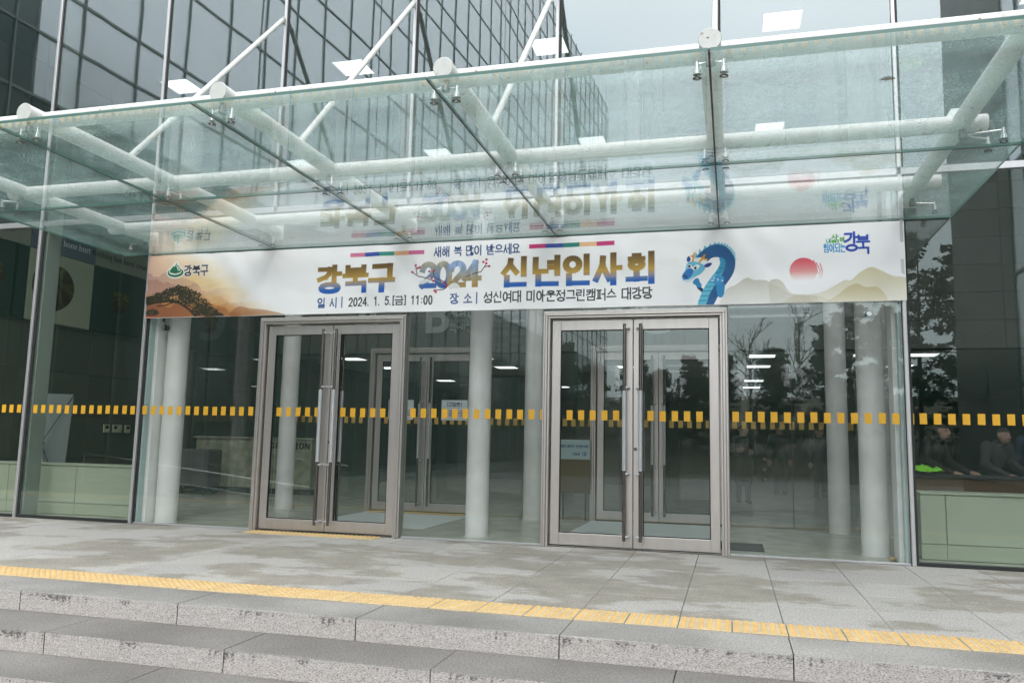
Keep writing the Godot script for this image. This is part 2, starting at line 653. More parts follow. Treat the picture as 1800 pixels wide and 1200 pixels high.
# a stone step block, its street face with the stained riser
func block_mesh(w: float, h: float, d: float, u0: float, top: Material) -> Mesh:
	var m := ArrayMesh.new()
	var b := 0.006
	var x := w / 2
	var st := S()
	quad(st, Vector3(-x, 0, -d), Vector3(x, 0, -d), Vector3(x, 0, -b), Vector3(-x, 0, -b), Vector3.UP)
	quad(st, Vector3(-x, 0, -b), Vector3(x, 0, -b), Vector3(x, -b, 0), Vector3(-x, -b, 0), Vector3(0, 1, 1))
	quad(st, Vector3(-x, 0, -d), Vector3(-x, 0, -b), Vector3(-x, -h, -b), Vector3(-x, -h, -d), Vector3.LEFT)
	quad(st, Vector3(x, 0, -d), Vector3(x, 0, -b), Vector3(x, -h, -b), Vector3(x, -h, -d), Vector3.RIGHT)
	tri(st, Vector3(-x, 0, -b), Vector3(-x, -b, 0), Vector3(-x, -b, -b), Vector3.LEFT)
	tri(st, Vector3(x, 0, -b), Vector3(x, -b, 0), Vector3(x, -b, -b), Vector3.RIGHT)
	quad(st, Vector3(-x, 0, -d), Vector3(x, 0, -d), Vector3(x, -h, -d), Vector3(-x, -h, -d), Vector3.FORWARD)
	m = st.commit(m)
	var f := S()
	uvquad(f, [Vector3(-x, -b, 0), Vector3(x, -b, 0), Vector3(x, -h, 0), Vector3(-x, -h, 0)], [Vector2(u0, 0.02), Vector2(u0 + 0.25, 0.02), Vector2(u0 + 0.25, 0.98), Vector2(u0, 0.98)], Vector3.BACK)
	m = f.commit(m)
	m.surface_set_material(0, top)
	m.surface_set_material(1, M.riser)
	return m

func build_steps() -> void:
	var root := struct("steps")
	var rows := [[0.0, 3.645, 0.385, 0.28], [-0.122, 4.055, 0.55, -1.455], [-0.245, 4.455, 0.55, -0.65], [-0.368, 4.86, 0.55, 0.1], [-0.49, 5.26, 0.55, -0.4]]
	for i in rows.size():
		var q: Array = rows[i]
		var variants := []
		for v in 5:
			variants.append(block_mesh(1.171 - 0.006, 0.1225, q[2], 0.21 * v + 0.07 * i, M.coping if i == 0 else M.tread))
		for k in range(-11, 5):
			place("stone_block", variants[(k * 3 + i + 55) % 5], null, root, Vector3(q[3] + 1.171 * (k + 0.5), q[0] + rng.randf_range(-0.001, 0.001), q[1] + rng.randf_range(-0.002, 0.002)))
		var st := S()
		cbox(st, Vector3(-13.1, -0.605, q[1] - q[2] - 0.2), Vector3(5.5, q[0] - 0.1235, q[1] - 0.012))
		mk(st, "bed", M.joint, root)

# ------------------------------------------------------------------ lobby
func build_lobby() -> void:
	var fl := S()
	cbox(fl, Vector3(-10.3, -0.4, -27), Vector3(8.3, 0.0, -0.022))
	tag(mk(fl, "lobby_floor", M.floor, self), "", "", "", "structure")
	var ce := S()
	cbox(ce, Vector3(-10.3, 7.0, -8.3), Vector3(8.3, 7.3, -0.12))
	tag(mk(ce, "lobby_ceiling", M.ceiling, self), "", "", "", "structure")
	var so := S()
	cbox(so, Vector3(-10.3, 2.88, -27), Vector3(8.3, 3.1, -8.62))
	tag(mk(so, "lobby_soffit", M.ceiling, self), "", "", "", "structure")
	var bk := S()
	cbox(bk, Vector3(-10.3, 0.0, -27.3), Vector3(8.3, 2.88, -27))
	tag(mk(bk, "lobby_wall_back", M.back, self), "", "", "", "structure")
	var rw := S()
	cbox(rw, Vector3(8.3, -0.4, -27.3), Vector3(8.6, 12, -0.12))
	tag(mk(rw, "lobby_wall_right", M.wall_stone, self), "", "", "", "structure")
	# left wall of granite panels
	var lw := struct("lobby_wall_left")
	var core := S()
	cbox(core, Vector3(-10.6, -0.4, -27.3), Vector3(-10.03, 12, -0.12))
	mk(core, "core", M.dark, lw)
	var ys := [0.0, 0.62, 1.28, 1.94, 2.60, 3.26, 3.92, 4.58, 5.24, 5.9, 6.56, 7.0]
	var cache := {}
	for j in ys.size() - 1:
		var h: float = ys[j + 1] - ys[j]
		if not cache.has(snappedf(h, 0.01)):
			cache[snappedf(h, 0.01)] = boxmesh(Vector3(0.03, h - 0.008, 1.34 - 0.008), 0.002)
		for k in 10:
			place("stone_panel", cache[snappedf(h, 0.01)], M.wall_stone if (k * 7 + j * 3) % 5 < 3 else M.wall_stone2, lw, Vector3(-10.015, (ys[j] + ys[j + 1]) * 0.5, -0.14 - 1.34 * (k + 0.5)))
	# granite bulkhead over the inner lobby
	var bh := struct("lobby_bulkhead")
	var bc := S()
	cbox(bc, Vector3(-10.3, 2.88, -8.62), Vector3(8.3, 7.0, -8.33))
	mk(bc, "core", M.dark, bh)
	var pm := boxmesh(Vector3(1.16 - 0.008, 0.514 - 0.008, 0.03), 0.002)
	for j in 8:
		for k in 16:
			place("stone_panel", pm, M.bulk_stone if (k * 5 + j * 3) % 7 < 4 else M.bulk_stone2, bh, Vector3(-10.28 + 1.16 * (k + 0.5), 2.885 + 0.514 * (j + 0.5), -8.315))
	# roof over the front part and the floors above
	var rf := S()
	cbox(rf, Vector3(-10.6, 11.6, -27.3), Vector3(8.6, 12, -0.12))
	tag(mk(rf, "roof", M.ceiling, self), "", "", "", "structure")
	var bw := S()
	cbox(bw, Vector3(-10.3, 3.1, -27.3), Vector3(8.3, 11.6, -27))
	tag(mk(bw, "upper_wall", M.back, self), "", "", "", "structure")
	# ceiling lamps
	var lm := boxmesh(Vector3(0.5, 0.02, 0.5), 0.004)
	var fm := S()
	for e in [[Vector3(-0.28, -0.012, -0.28), Vector3(0.28, 0.01, -0.252)], [Vector3(-0.28, -0.012, 0.252), Vector3(0.28, 0.01, 0.28)], [Vector3(-0.28, -0.012, -0.25), Vector3(-0.252, 0.01, 0.25)], [Vector3(0.252, -0.012, -0.25), Vector3(0.28, 0.01, 0.25)]]:
		cbox(fm, e[0], e[1])
	var frame: Mesh = fm.commit()
	var where := []
	var ordinal := ["leftmost", "second from the left", "middle one", "second from the right", "rightmost"]
	for j in 2:
		for i in 5:
			where.append([Vector3([-9.08, -5.85, -2.6, 0.76, 4.05][i], 6.987, [-3.38, -7.38][j]), "white lamp panel in the high ceiling, %s in the %s row" % [ordinal[i], ["front", "rear"][j]], "lamps in the high lobby ceiling", j == 0])
	for j in 4:
		for i in 5:
			where.append([Vector3([-8.5, -5.4, -2.35, 0.62, 3.6][i], 2.867, [-9.2, -11.4, -15.6, -18.2][j]), "white lamp panel in the low soffit, %s in the %s row" % [ordinal[i], ["first", "second", "third", "fourth"][j]], "lamps in the low lobby soffit", j == 1])
	for q in where:
		var t := thing("ceiling_lamp", q[1], "lamp", q[0], q[2])
		place("lamp_panel", lm, M.lamp, t)
		place("lamp_frame", frame, M.alu, t)
		if q[3]:
			var al := AreaLight3D.new()
			al.name = "lamp_light"
			al.area_size = Vector2(0.48, 0.48)
			al.light_energy = 0.5 if q[0].y > 5 else 0.3
			al.light_color = Color(0.96, 1.0, 0.99)
			al.shadow_enabled = true
			al.rotation_degrees = Vector3(-90, 0, 0)
			al.position = Vector3(0, -0.03, 0)
			t.add_child(al)

# ------------------------------------------------------------------ the glass front
const BAY := 1.636
func mull(k: int) -> float:
	return -1.735 + BAY * k

func build_facade() -> void:
	var f := thing("glass_curtain_wall", "tall green-grey glass front with thin aluminium mullions behind the canopy", "facade")
	var cap := boxmesh(Vector3(0.034, 8.0, 0.03), 0.004)
	var cap_low := boxmesh(Vector3(0.034, 3.555, 0.03), 0.004)
	var gas := boxmesh(Vector3(0.062, 8.0, 0.016))
	var gas_low := boxmesh(Vector3(0.062, 3.555, 0.016))
	var post := boxmesh(Vector3(0.10, 11.55, 0.22), 0.006)
	for k in range(-6, 5):
		var x := mull(k)
		place("mullion", cap, M.alu, f, Vector3(x, 3.625 + 4.0, 0.017))
		place("gasket", gas, M.gasket, f, Vector3(x + 0.012, 3.625 + 4.0, -0.0065))
		var low := k <= -3 or k >= 2
		if low:
			place("mullion", cap_low, M.alu, f, Vector3(x, 3.555 / 2, 0.017))
			place("gasket", gas_low, M.gasket, f, Vector3(x + 0.012, 3.555 / 2, -0.0065))
			if k != -3 and k != 2:
				place("inner_post", post, M.post, f, Vector3(x, 5.78, -0.16))
		if k < 4:
			var x2 := mull(k + 1)
			pane("upper_pane", f, Vector3(x + 0.033, 3.63, -0.014), Vector3(x2 - 0.021, 11.6, -0.002), 2, M.coated)
			if k < -3 or k >= 2:
				var lp := pane("lower_pane", f, Vector3(x + 0.033, 0.035, -0.014), Vector3(x2 - 0.021, 3.55, -0.002), 2, M.coated_low)
	# transom and base channel, a length for each bay
	for k in range(-6, 4):
		var x := mull(k)
		var tr := S()
		cbox(tr, Vector3(x + 0.02, 3.557, -0.06), Vector3(x + BAY - 0.02, 3.622, 0.012), 0.003)
		mk(tr, "transom", M.alu, f)
		if k < -3 or k >= 2:
			var ba := S()
			cbox(ba, Vector3(x + 0.02, 0.001, -0.06), Vector3(x + BAY - 0.02, 0.033, 0.012), 0.003)
			mk(ba, "base_channel", M.gasket, f)
	# clear panes between and over the doors
	var xs := [mull(-3) + 0.033, -5.095, -3.325, -1.835, -0.022, mull(2) - 0.021]
	for i in [0, 2, 4]:
		pane("lower_pane", f, Vector3(xs[i], 0.02, -0.014), Vector3(xs[i + 1], 3.55, -0.002), 2, M.coated_low)
		var ba := S()
		cbox(ba, Vector3(xs[i], 0.001, -0.05), Vector3(xs[i + 1], 0.018, 0.008), 0.002)
		mk(ba, "base_channel", M.alu, f)
	for i in [1, 3]:
		pane("door_head_pane", f, Vector3(xs[i] + 0.006, 2.335, -0.014), Vector3(xs[i + 1] - 0.006, 3.55, -0.002), 2, M.coated_low)
	# glass returns at the two ends of the porch
	for q in [[mull(-3) + 0.05, 1.0], [mull(2) - 0.045, -1.0]]:
		var st := S()
		cbox(st, Vector3(q[0] - 0.012, 0.002, -0.10), Vector3(q[0] + 0.012, 3.55, -0.02), 0.002)
		mk(st, "edge_strip", M.edge_strip, f)
		var s2 := S()
		cbox(s2, Vector3(q[0] - 0.05, 0.002, -0.34), Vector3(q[0] + 0.05, 3.55, -0.105), 0.004)
		mk(s2, "inner_post", M.column, f)
		pane("side_pane", f, Vector3(q[0] - 0.006, 0.02, -2.86), Vector3(q[0] + 0.006, 3.55, -0.36), 0, M.clear)
	# square yellow stickers so that nobody walks into the glass
	var sm := boxmesh(Vector3(0.06, 0.097, 0.0016))
	for run in [[-9.77, 13], [-8.13, 13], [-6.57, 13], [-3.235, 13], [0.04, 14], [1.66, 13]]:
		for i in run[1]:
			var o := place("safety_sticker", sm, M.yellow, f, Vector3(run[0] + 0.1165 * i + rng.randf_range(-0.003, 0.003), 1.289 + rng.randf_range(-0.002, 0.002), 0.0004))
			o.rotation.z = rng.randf_range(-0.02, 0.02)

func build_inner_wall() -> void:
	var w := thing("inner_glass_wall", "inner clear glass wall of the porch behind the columns", "glass wall")
	var z := -2.9
	for q in [[-6.58, -5.095], [-3.325, -1.835], [-0.022, 1.50]]:
		pane("pane", w, Vector3(q[0], 0.02, z - 0.006), Vector3(q[1], 3.55, z + 0.006), 2, M.clear)
	for q in [[-5.09, -3.33], [-1.83, -0.027]]:
		pane("door_head_pane", w, Vector3(q[0], 2.335, z - 0.006), Vector3(q[1], 3.55, z + 0.006), 2, M.clear)
	var st := S()
	cbox(st, Vector3(-6.6, 3.552, z - 0.06), Vector3(1.52, 3.64, z + 0.06), 0.004)
	mk(st, "transom", M.column, w)
	var sm := boxmesh(Vector3(0.06, 0.097, 0.0016))
	for run in [[-6.5, 12], [-3.235, 13], [0.04, 13]]:
		for i in run[1]:
			place("safety_sticker", sm, M.yellow2, w, Vector3(run[0] + 0.1165 * i, 1.289, z + 0.0075))
	for x in [-5.85, 0.74]:
		var j := S()
		cbox(j, Vector3(x - 0.006, 0.02, z + 0.0065), Vector3(x + 0.006, 3.55, z + 0.012))
		mk(j, "joint", M.seam, w)
	# stacked round point fixings on the right pane
	for y in [1.42, 0.86, 0.73, 0.60]:
		place("round_fixing", rod(Vector3(0.40, y, z + 0.008), Vector3(0.40, y, z + 0.035), 0.026, 20, 0.005), M.steel_dark, w)

# ------------------------------------------------------------------ double doors
func build_doors() -> void:
	var spots := [
		[Vector3(-4.21, 0, 0), "left stainless steel and glass double door with yellow stickers, under the banner", 0.875, M.yellow, true],
		[Vector3(-0.929, 0, 0), "right stainless steel and glass double door, nearest the dragon end of the banner", 0.902, M.yellow, true],
		[Vector3(-4.21, 0, -2.9), "inner steel and glass double door behind the left door, with paper notices", 0.875, M.yellow2, false],
		[Vector3(-0.929, 0, -2.9), "inner steel and glass double door behind the right door", 0.902, M.yellow2, false]]
	for q in spots:
		double_door(q[0], q[1], q[2], q[3], q[4])

func double_door(at: Vector3, label: String, hw: float, sticker: Material, outer: bool) -> void:
	var d := thing("double_door", label, "door", at, "double doors of the porch")
	var top := 2.33
	var fr := S()
	# stepped frame: three ribs, each a side, a head and a side
	var o := hw
	for rib in [[0.0, 0.020, 0.052], [0.022, 0.024, 0.062], [0.048, 0.022, 0.05]]:
		var a: float = o - rib[0]
		var b: float = a - rib[1]
		var t: float = top - rib[0]
		cbox(fr, Vector3(-a, 0.002, -0.09), Vector3(-b, t - rib[1], rib[2]), 0.004)
		cbox(fr, Vector3(b, 0.002, -0.09), Vector3(a, t - rib[1], rib[2]), 0.004)
		cbox(fr, Vector3(-a, t - rib[1] + 0.0005, -0.09), Vector3(a, t, rib[2]), 0.004)
	# filler behind the ribs
	for s in [-1.0, 1.0]:
		cbox(fr, Vector3(minf(s * (o - 0.001), s * (o - 0.068)), 0.002, -0.085), Vector3(maxf(s * (o - 0.001), s * (o - 0.068)), top - 0.075, 0.034))
	cbox(fr, Vector3(-o + 0.001, top - 0.069, -0.085), Vector3(o - 0.001, top - 0.001, 0.034))
	mk(fr, "door_frame", M.steel, d)
	var sill := S()
	cbox(sill, Vector3(-o + 0.075, 0.001, -0.075), Vector3(o - 0.075, 0.012, 0.02), 0.003)
	mk(sill, "threshold", M.steel_dark, d)
	var iw := o - 0.08
	for s in [-1.0, 1.0]:
		var lf := S()
		var x0 := 0.004
		var x1 := iw - 0.004
		var y0 := 0.02
		var y1 := top - 0.088
		var stile := 0.088
		var zf := -0.005
		var zb := -0.055
		var m1 := func(x: float) -> float: return s * x
		var bx := func(xa: float, xb: float, ya: float, yb: float) -> void:
			var l: float = minf(m1.call(xa), m1.call(xb))
			var h: float = maxf(m1.call(xa), m1.call(xb))
			cbox(lf, Vector3(l, ya, zb), Vector3(h, yb, zf), 0.003)
		bx.call(x0, x0 + stile, y0, y1)
		bx.call(x1 - stile, x1, y0, y1)
		bx.call(x0 + stile + 0.0005, x1 - stile - 0.0005, y1 - 0.10, y1)
		bx.call(x0 + stile + 0.0005, x1 - stile - 0.0005, y0, y0 + 0.115)
		var leaf := mk(lf, "door_leaf", M.steel, d)
		var ga := S()
		var gx0 := x0 + stile
		var gx1 := x1 - stile
		for e in [[gx0, gx0 + 0.008, y0 + 0.115, y1 - 0.10], [gx1 - 0.008, gx1, y0 + 0.115, y1 - 0.10], [gx0 + 0.008, gx1 - 0.008, y0 + 0.115, y0 + 0.123], [gx0 + 0.008, gx1 - 0.008, y1 - 0.108, y1 - 0.10]]:
			var l: float = minf(m1.call(e[0]), m1.call(e[1]))
			var h: float = maxf(m1.call(e[0]), m1.call(e[1]))
			cbox(ga, Vector3(l, e[2], -0.036), Vector3(h, e[3], -0.012))
		mk(ga, "glazing_bead", M.rubber, leaf)
		var l2: float = minf(m1.call(gx0 + 0.008), m1.call(gx1 - 0.008))
		var h2: float = maxf(m1.call(gx0 + 0.008), m1.call(gx1 - 0.008))
		pane("glass_pane", leaf, Vector3(l2, y0 + 0.123, -0.030), Vector3(h2, y1 - 0.108, -0.020), 2, M.coated_low if outer else M.clear)
		# pull handles on both faces
		for face in ([1.0, -1.0] if outer else [1.0]):
			var hz: float = -0.005 + 0.072 if face > 0 else -0.055 - 0.072
			var hx := 0.078
			var h := Vector3(s * hx, 0, hz)
			var tb := place("pull_handle", rod(h + Vector3(0, 0.09, 0), h + Vector3(0, 2.19, 0), 0.0165, 18, 0.003), M.steel_dark, leaf)
			place("grip", rod(h + Vector3(0, 0.755, 0), h + Vector3(0, 1.53, 0), 0.0205, 18, 0.002), M.grip, leaf)
			for y in [0.13, 0.725, 1.56, 2.15]:
				var bk := S()
				var zz: float = -0.005 if face > 0 else -0.055
				tube(bk, [Vector3(s * (hx - 0.012), y, hz), Vector3(s * (hx - 0.034), y, hz)], [0.011, 0.011], 12)
				tube(bk, [Vector3(s * (hx - 0.034), y, hz), Vector3(s * (hx - 0.034), y, zz + 0.001 * face)], [0.010, 0.010], 12)
				tube(bk, [Vector3(s * (hx - 0.034), y, zz), Vector3(s * (hx - 0.034), y, zz + 0.006 * face)], [0.019, 0.017], 14)
				mk(bk, "bracket", M.grip, leaf)
		if s > 0 and outer:
			var lk := S()
			tube(lk, [Vector3(0.024, 0.965, -0.005), Vector3(0.024, 0.965, 0.004)], [0.017, 0.015], 16)
			tube(lk, [Vector3(0.024, 0.965, 0.004), Vector3(0.024, 0.965, 0.009)], [0.009, 0.008], 12)
			mk(lk, "lock", M.steel_dark, leaf)
		var sm := boxmesh(Vector3(0.06, 0.097, 0.0016))
		var n := 5
		for i in n:
			var c := (gx0 + gx1) * 0.5 + (i - 2) * 0.1165 - 0.01
			place("safety_sticker", sm, sticker, leaf, Vector3(s * c, 1.289 + rng.randf_range(-0.002, 0.002), -0.0185))

# ------------------------------------------------------------------ columns
func build_columns() -> void:
	var st := S()
	tube(st, [Vector3(0, 0.0, 0), Vector3(0, 0.012, 0), Vector3(0, 0.013, 0), Vector3(0, 3.55, 0)], [0.131, 0.130, 0.124, 0.124], 40)
	var m := st.commit()
	var spots := [[-6.41, -0.30, "white round column just inside the glass by the pine end of the banner"], [-2.66, -0.50, "white round column just inside the glass between the two doors"], [1.32, -0.60, "white round column just inside the glass under the pale mountains of the banner"],
		[-6.20, -2.55, "white round column behind the left door, beside the inner glass wall"], [-2.56, -2.62, "white round column beside the left jamb of the right door, further inside"], [1.25, -2.68, "white round column further inside, left of the right front column"]]
	for q in spots:
		var c := thing("round_column", q[2], "column", Vector3(q[0], 0, q[1]), "round columns of the porch")
		place("shaft", m, M.column, c)
	for z in [-0.5, -2.6]:
		var b := S()
		cbox(b, Vector3(-6.5, 3.552, z - 0.1), Vector3(1.42, 3.75, z + 0.1), 0.005)
		var o := mk(b, "porch_beam", M.column, self)
		tag(o, "white beam on the %s row of round columns" % ("front" if z > -1 else "rear"), "beam", "beams over the porch columns")

# ------------------------------------------------------------------ canopy
func build_canopy() -> void:
	var c := thing("glass_canopy", "wet glass canopy on white steel tubes over the entrance", "canopy")
	var xs := [-7.0, -4.955, -3.33, -1.715, -0.092, 1.965]
	var zs := [0.03, 1.882, 3.735]
	for i in 5:
		for j in 2:
			canopy_pane(c, Vector3(xs[i] + 0.006, 3.118, zs[j] + 0.006), Vector3(xs[i + 1] - 0.006, 3.138, zs[j + 1] - 0.006))
	for i in range(1, 5):
		var st := S()
		cbox(st, Vector3(xs[i] - 0.0055, 3.117, zs[0] + 0.004), Vector3(xs[i] + 0.0055, 3.137, zs[2] - 0.012))
		mk(st, "seam", M.seam, c)
	for i in 5:
		var st := S()
		cbox(st, Vector3(xs[i] + 0.008, 3.117, zs[1] - 0.0055), Vector3(xs[i + 1] - 0.008, 3.137, zs[1] + 0.0055))
		mk(st, "seam", M.seam, c)
	# steel tubes
	var ty := 3.32
	var r := 0.064
	var cx := [-6.62, -4.955, -3.33, -1.715, -0.092, 1.60]
	for i in cx.size():
		var st := S()
		tube(st, [Vector3(cx[i], ty, 0.02), Vector3(cx[i], ty, 3.46)], [r, r], 32, false)
		tube(st, [Vector3(cx[i], ty, 3.46), Vector3(cx[i], ty, 3.462), Vector3(cx[i], ty, 3.468), Vector3(cx[i], ty, 3.470)], [r + 0.0005, r + 0.003, r + 0.003, r], 32)
		mk(st, "cross_tube", M.white_paint, c)
	for z in [0.50, 1.83, 3.30]:
		var st := S()
		var e := 0.17
		tube(st, [Vector3(cx[0] - e, ty - 0.004, z), Vector3(cx[5] + e, ty - 0.004, z)], [r - 0.003, r - 0.003], 32)
		mk(st, "long_tube", M.white_paint, c)
	# tie rods up to the mullions
	for k in [1, 2, 3, 4]:
		var x: float = cx[k]
		var a := Vector3(x, ty + 0.05, 2.38)
		var b := Vector3(mull(k - 3), 5.86, 0.07)
		var st := S()
		var d := (b - a).normalized()
		tube(st, [a, b - d * 0.06], [0.0265, 0.0265], 18)
		var t := mk(st, "tie_rod", M.white_paint, c)
		var s2 := S()
		tube(s2, [b - d * 0.075, b - d * 0.05, b - d * 0.01], [0.029, 0.029, 0.012], 14)
		cbox(s2, b + Vector3(-0.012, -0.05, -0.045), b + Vector3(0.012, 0.03, 0.012), 0.003)
		tube(s2, [b + Vector3(-0.022, -0.005, -0.005), b + Vector3(0.022, -0.005, -0.005)], [0.012, 0.012], 12)
		mk(s2, "clevis", M.white_paint, t)
	# point fixings: stainless posts, arms and buttons that hold the panes
	for i in cx.size():
		var x: float = cx[i]
		var ends := i == 0 or i == 5
		var dx := 0.075
		var off := []
		if i == 0: off = [-dx, dx]
		elif i == 5: off = [dx * 2.4, -dx * 0.0]
		for row in [[0.22, [0.0]], [1.882, [-0.085, 0.085]], [3.405, [0.0]]]:
			var hub := Vector3(x, 3.215, row[0])
			var st := S()
			tube(st, [Vector3(x, ty - r + 0.004, row[0]), hub + Vector3(0, -0.022, 0)], [0.020, 0.020], 16)
			tube(st, [hub + Vector3(0, -0.026, 0), hub + Vector3(0, 0.012, 0)], [0.027, 0.027], 16)
			var fit := mk(st, "point_fixing", M.steel_dark, c)
			for s in [-1.0, 1.0]:
				for dz in row[1]:
					var bx: float = x + s * dx
					if i == 5: bx = x + 0.16 + s * 0.02 + (0.05 if dz > 0 else 0.0)
					if i == 5 and s < 0: continue
					if i == 0: bx = x - 0.13
					if i == 0 and s > 0: continue
					var p := Vector3(bx, 3.1, row[0] + dz)
					var b := S()
					tube(b, [p + Vector3(0, 0.012, 0), p + Vector3(0, 0.0175, 0)], [0.018, 0.023], 18)
					var cone := S()
					tube(cone, [p + Vector3(0, 0.040, 0), p + Vector3(0, 0.060, 0), p + Vector3(0, 0.085, 0), p + Vector3(0, 0.118, 0)], [0.024, 0.022, 0.012, 0.011], 18)
					mk(b, "button", M.steel_bright, fit)
					mk(cone, "standoff", M.steel_bright, fit)
					place("washer", rod(p + Vector3(0, 0.0165, 0), p + Vector3(0, 0.0182, 0), 0.0255, 18), M.rubber, fit)
					place("arm", rod(hub, Vector3(p.x, hub.y - 0.012, p.z), 0.0075, 10), M.steel_bright, fit)
	# flat plates that fix the tubes to the front
	for i in cx.size():
		var st := S()
		cbox(st, Vector3(cx[i] - 0.07, ty - 0.09, 0.006), Vector3(cx[i] + 0.07, ty + 0.09, 0.022), 0.003)
		mk(st, "wall_plate", M.white_paint, c)

func canopy_pane(c: Node, lo: Vector3, hi: Vector3) -> void:
	var m := ArrayMesh.new()
	var o := Vector2(rng.randf(), rng.randf())
	var sx := (hi.x - lo.x) / 2.2
	var sz := (hi.z - lo.z) / 2.2
	var a := S()
	uvquad(a, [Vector3(lo.x, lo.y, lo.z), Vector3(hi.x, lo.y, lo.z), Vector3(hi.x, lo.y, hi.z), Vector3(lo.x, lo.y, hi.z)], [o, o + Vector2(sx, 0), o + Vector2(sx, sz), o + Vector2(0, sz)], Vector3.DOWN)
	m = a.commit(m)
	var b := S()
	uvquad(b, [Vector3(lo.x, hi.y, lo.z), Vector3(hi.x, hi.y, lo.z), Vector3(hi.x, hi.y, hi.z), Vector3(lo.x, hi.y, hi.z)], [o, o + Vector2(sx, 0), o + Vector2(sx, sz), o + Vector2(0, sz)], Vector3.UP)
	m = b.commit(m)
	var e := S()
	quad(e, Vector3(lo.x, lo.y, lo.z), Vector3(hi.x, lo.y, lo.z), Vector3(hi.x, hi.y, lo.z), Vector3(lo.x, hi.y, lo.z), Vector3.FORWARD)
	quad(e, Vector3(lo.x, lo.y, hi.z), Vector3(hi.x, lo.y, hi.z), Vector3(hi.x, hi.y, hi.z), Vector3(lo.x, hi.y, hi.z), Vector3.BACK)
	quad(e, Vector3(lo.x, lo.y, lo.z), Vector3(lo.x, lo.y, hi.z), Vector3(lo.x, hi.y, hi.z), Vector3(lo.x, hi.y, lo.z), Vector3.LEFT)
	quad(e, Vector3(hi.x, lo.y, lo.z), Vector3(hi.x, lo.y, hi.z), Vector3(hi.x, hi.y, hi.z), Vector3(hi.x, hi.y, lo.z), Vector3.RIGHT)
	m = e.commit(m)
	var d := S()
	var uy := hi.y - 0.003
	uvquad(d, [Vector3(lo.x + 0.001, uy, lo.z + 0.001), Vector3(hi.x - 0.001, uy, lo.z + 0.001), Vector3(hi.x - 0.001, uy, hi.z - 0.001), Vector3(lo.x + 0.001, uy, hi.z - 0.001)], [o, o, o, o], Vector3.DOWN)
	m = d.commit(m)
	m.surface_set_material(0, M.clear)
	m.surface_set_material(1, M.canopy_top)
	m.surface_set_material(2, M.glass_edge)
	m.surface_set_material(3, M.clear)
	place("glass_pane", m, null, c)

# ------------------------------------------------------------------ lettering: Hangul and figures drawn with strokes
const LEAD := "ㄱㄲㄴㄷㄸㄹㅁㅂㅃㅅㅆㅇㅈㅉㅊㅋㅌㅍㅎ"
const VOWEL := "ㅏㅐㅑㅒㅓㅔㅕㅖㅗㅘㅙㅚㅛㅜㅝㅞㅟㅠㅡㅢㅣ"
const TAIL := ["", "ㄱ", "ㄲ", "ㄱㅅ", "ㄴ", "ㄴㅈ", "ㄴㅎ", "ㄷ", "ㄹ", "ㄹㄱ", "ㄹㅁ", "ㄹㅂ", "ㄹㅅ", "ㄹㅌ", "ㄹㅍ", "ㄹㅎ", "ㅁ", "ㅂ", "ㅂㅅ", "ㅅ", "ㅆ", "ㅇ", "ㅈ", "ㅊ", "ㅋ", "ㅌ", "ㅍ", "ㅎ"]

func arc(cx: float, cy: float, rx: float, ry: float, a0 := 0.0, a1 := 360.0, n := 24) -> Array:
	var p := []
	for i in n + 1:
		var a := deg_to_rad(lerpf(a0, a1, float(i) / n))
		p.append(Vector2(cx + rx * cos(a), cy + ry * sin(a)))
	return p

func V(a: Array) -> Array:
	var p := []
	for i in range(0, a.size(), 2):
		p.append(Vector2(a[i], a[i + 1]))
	return p

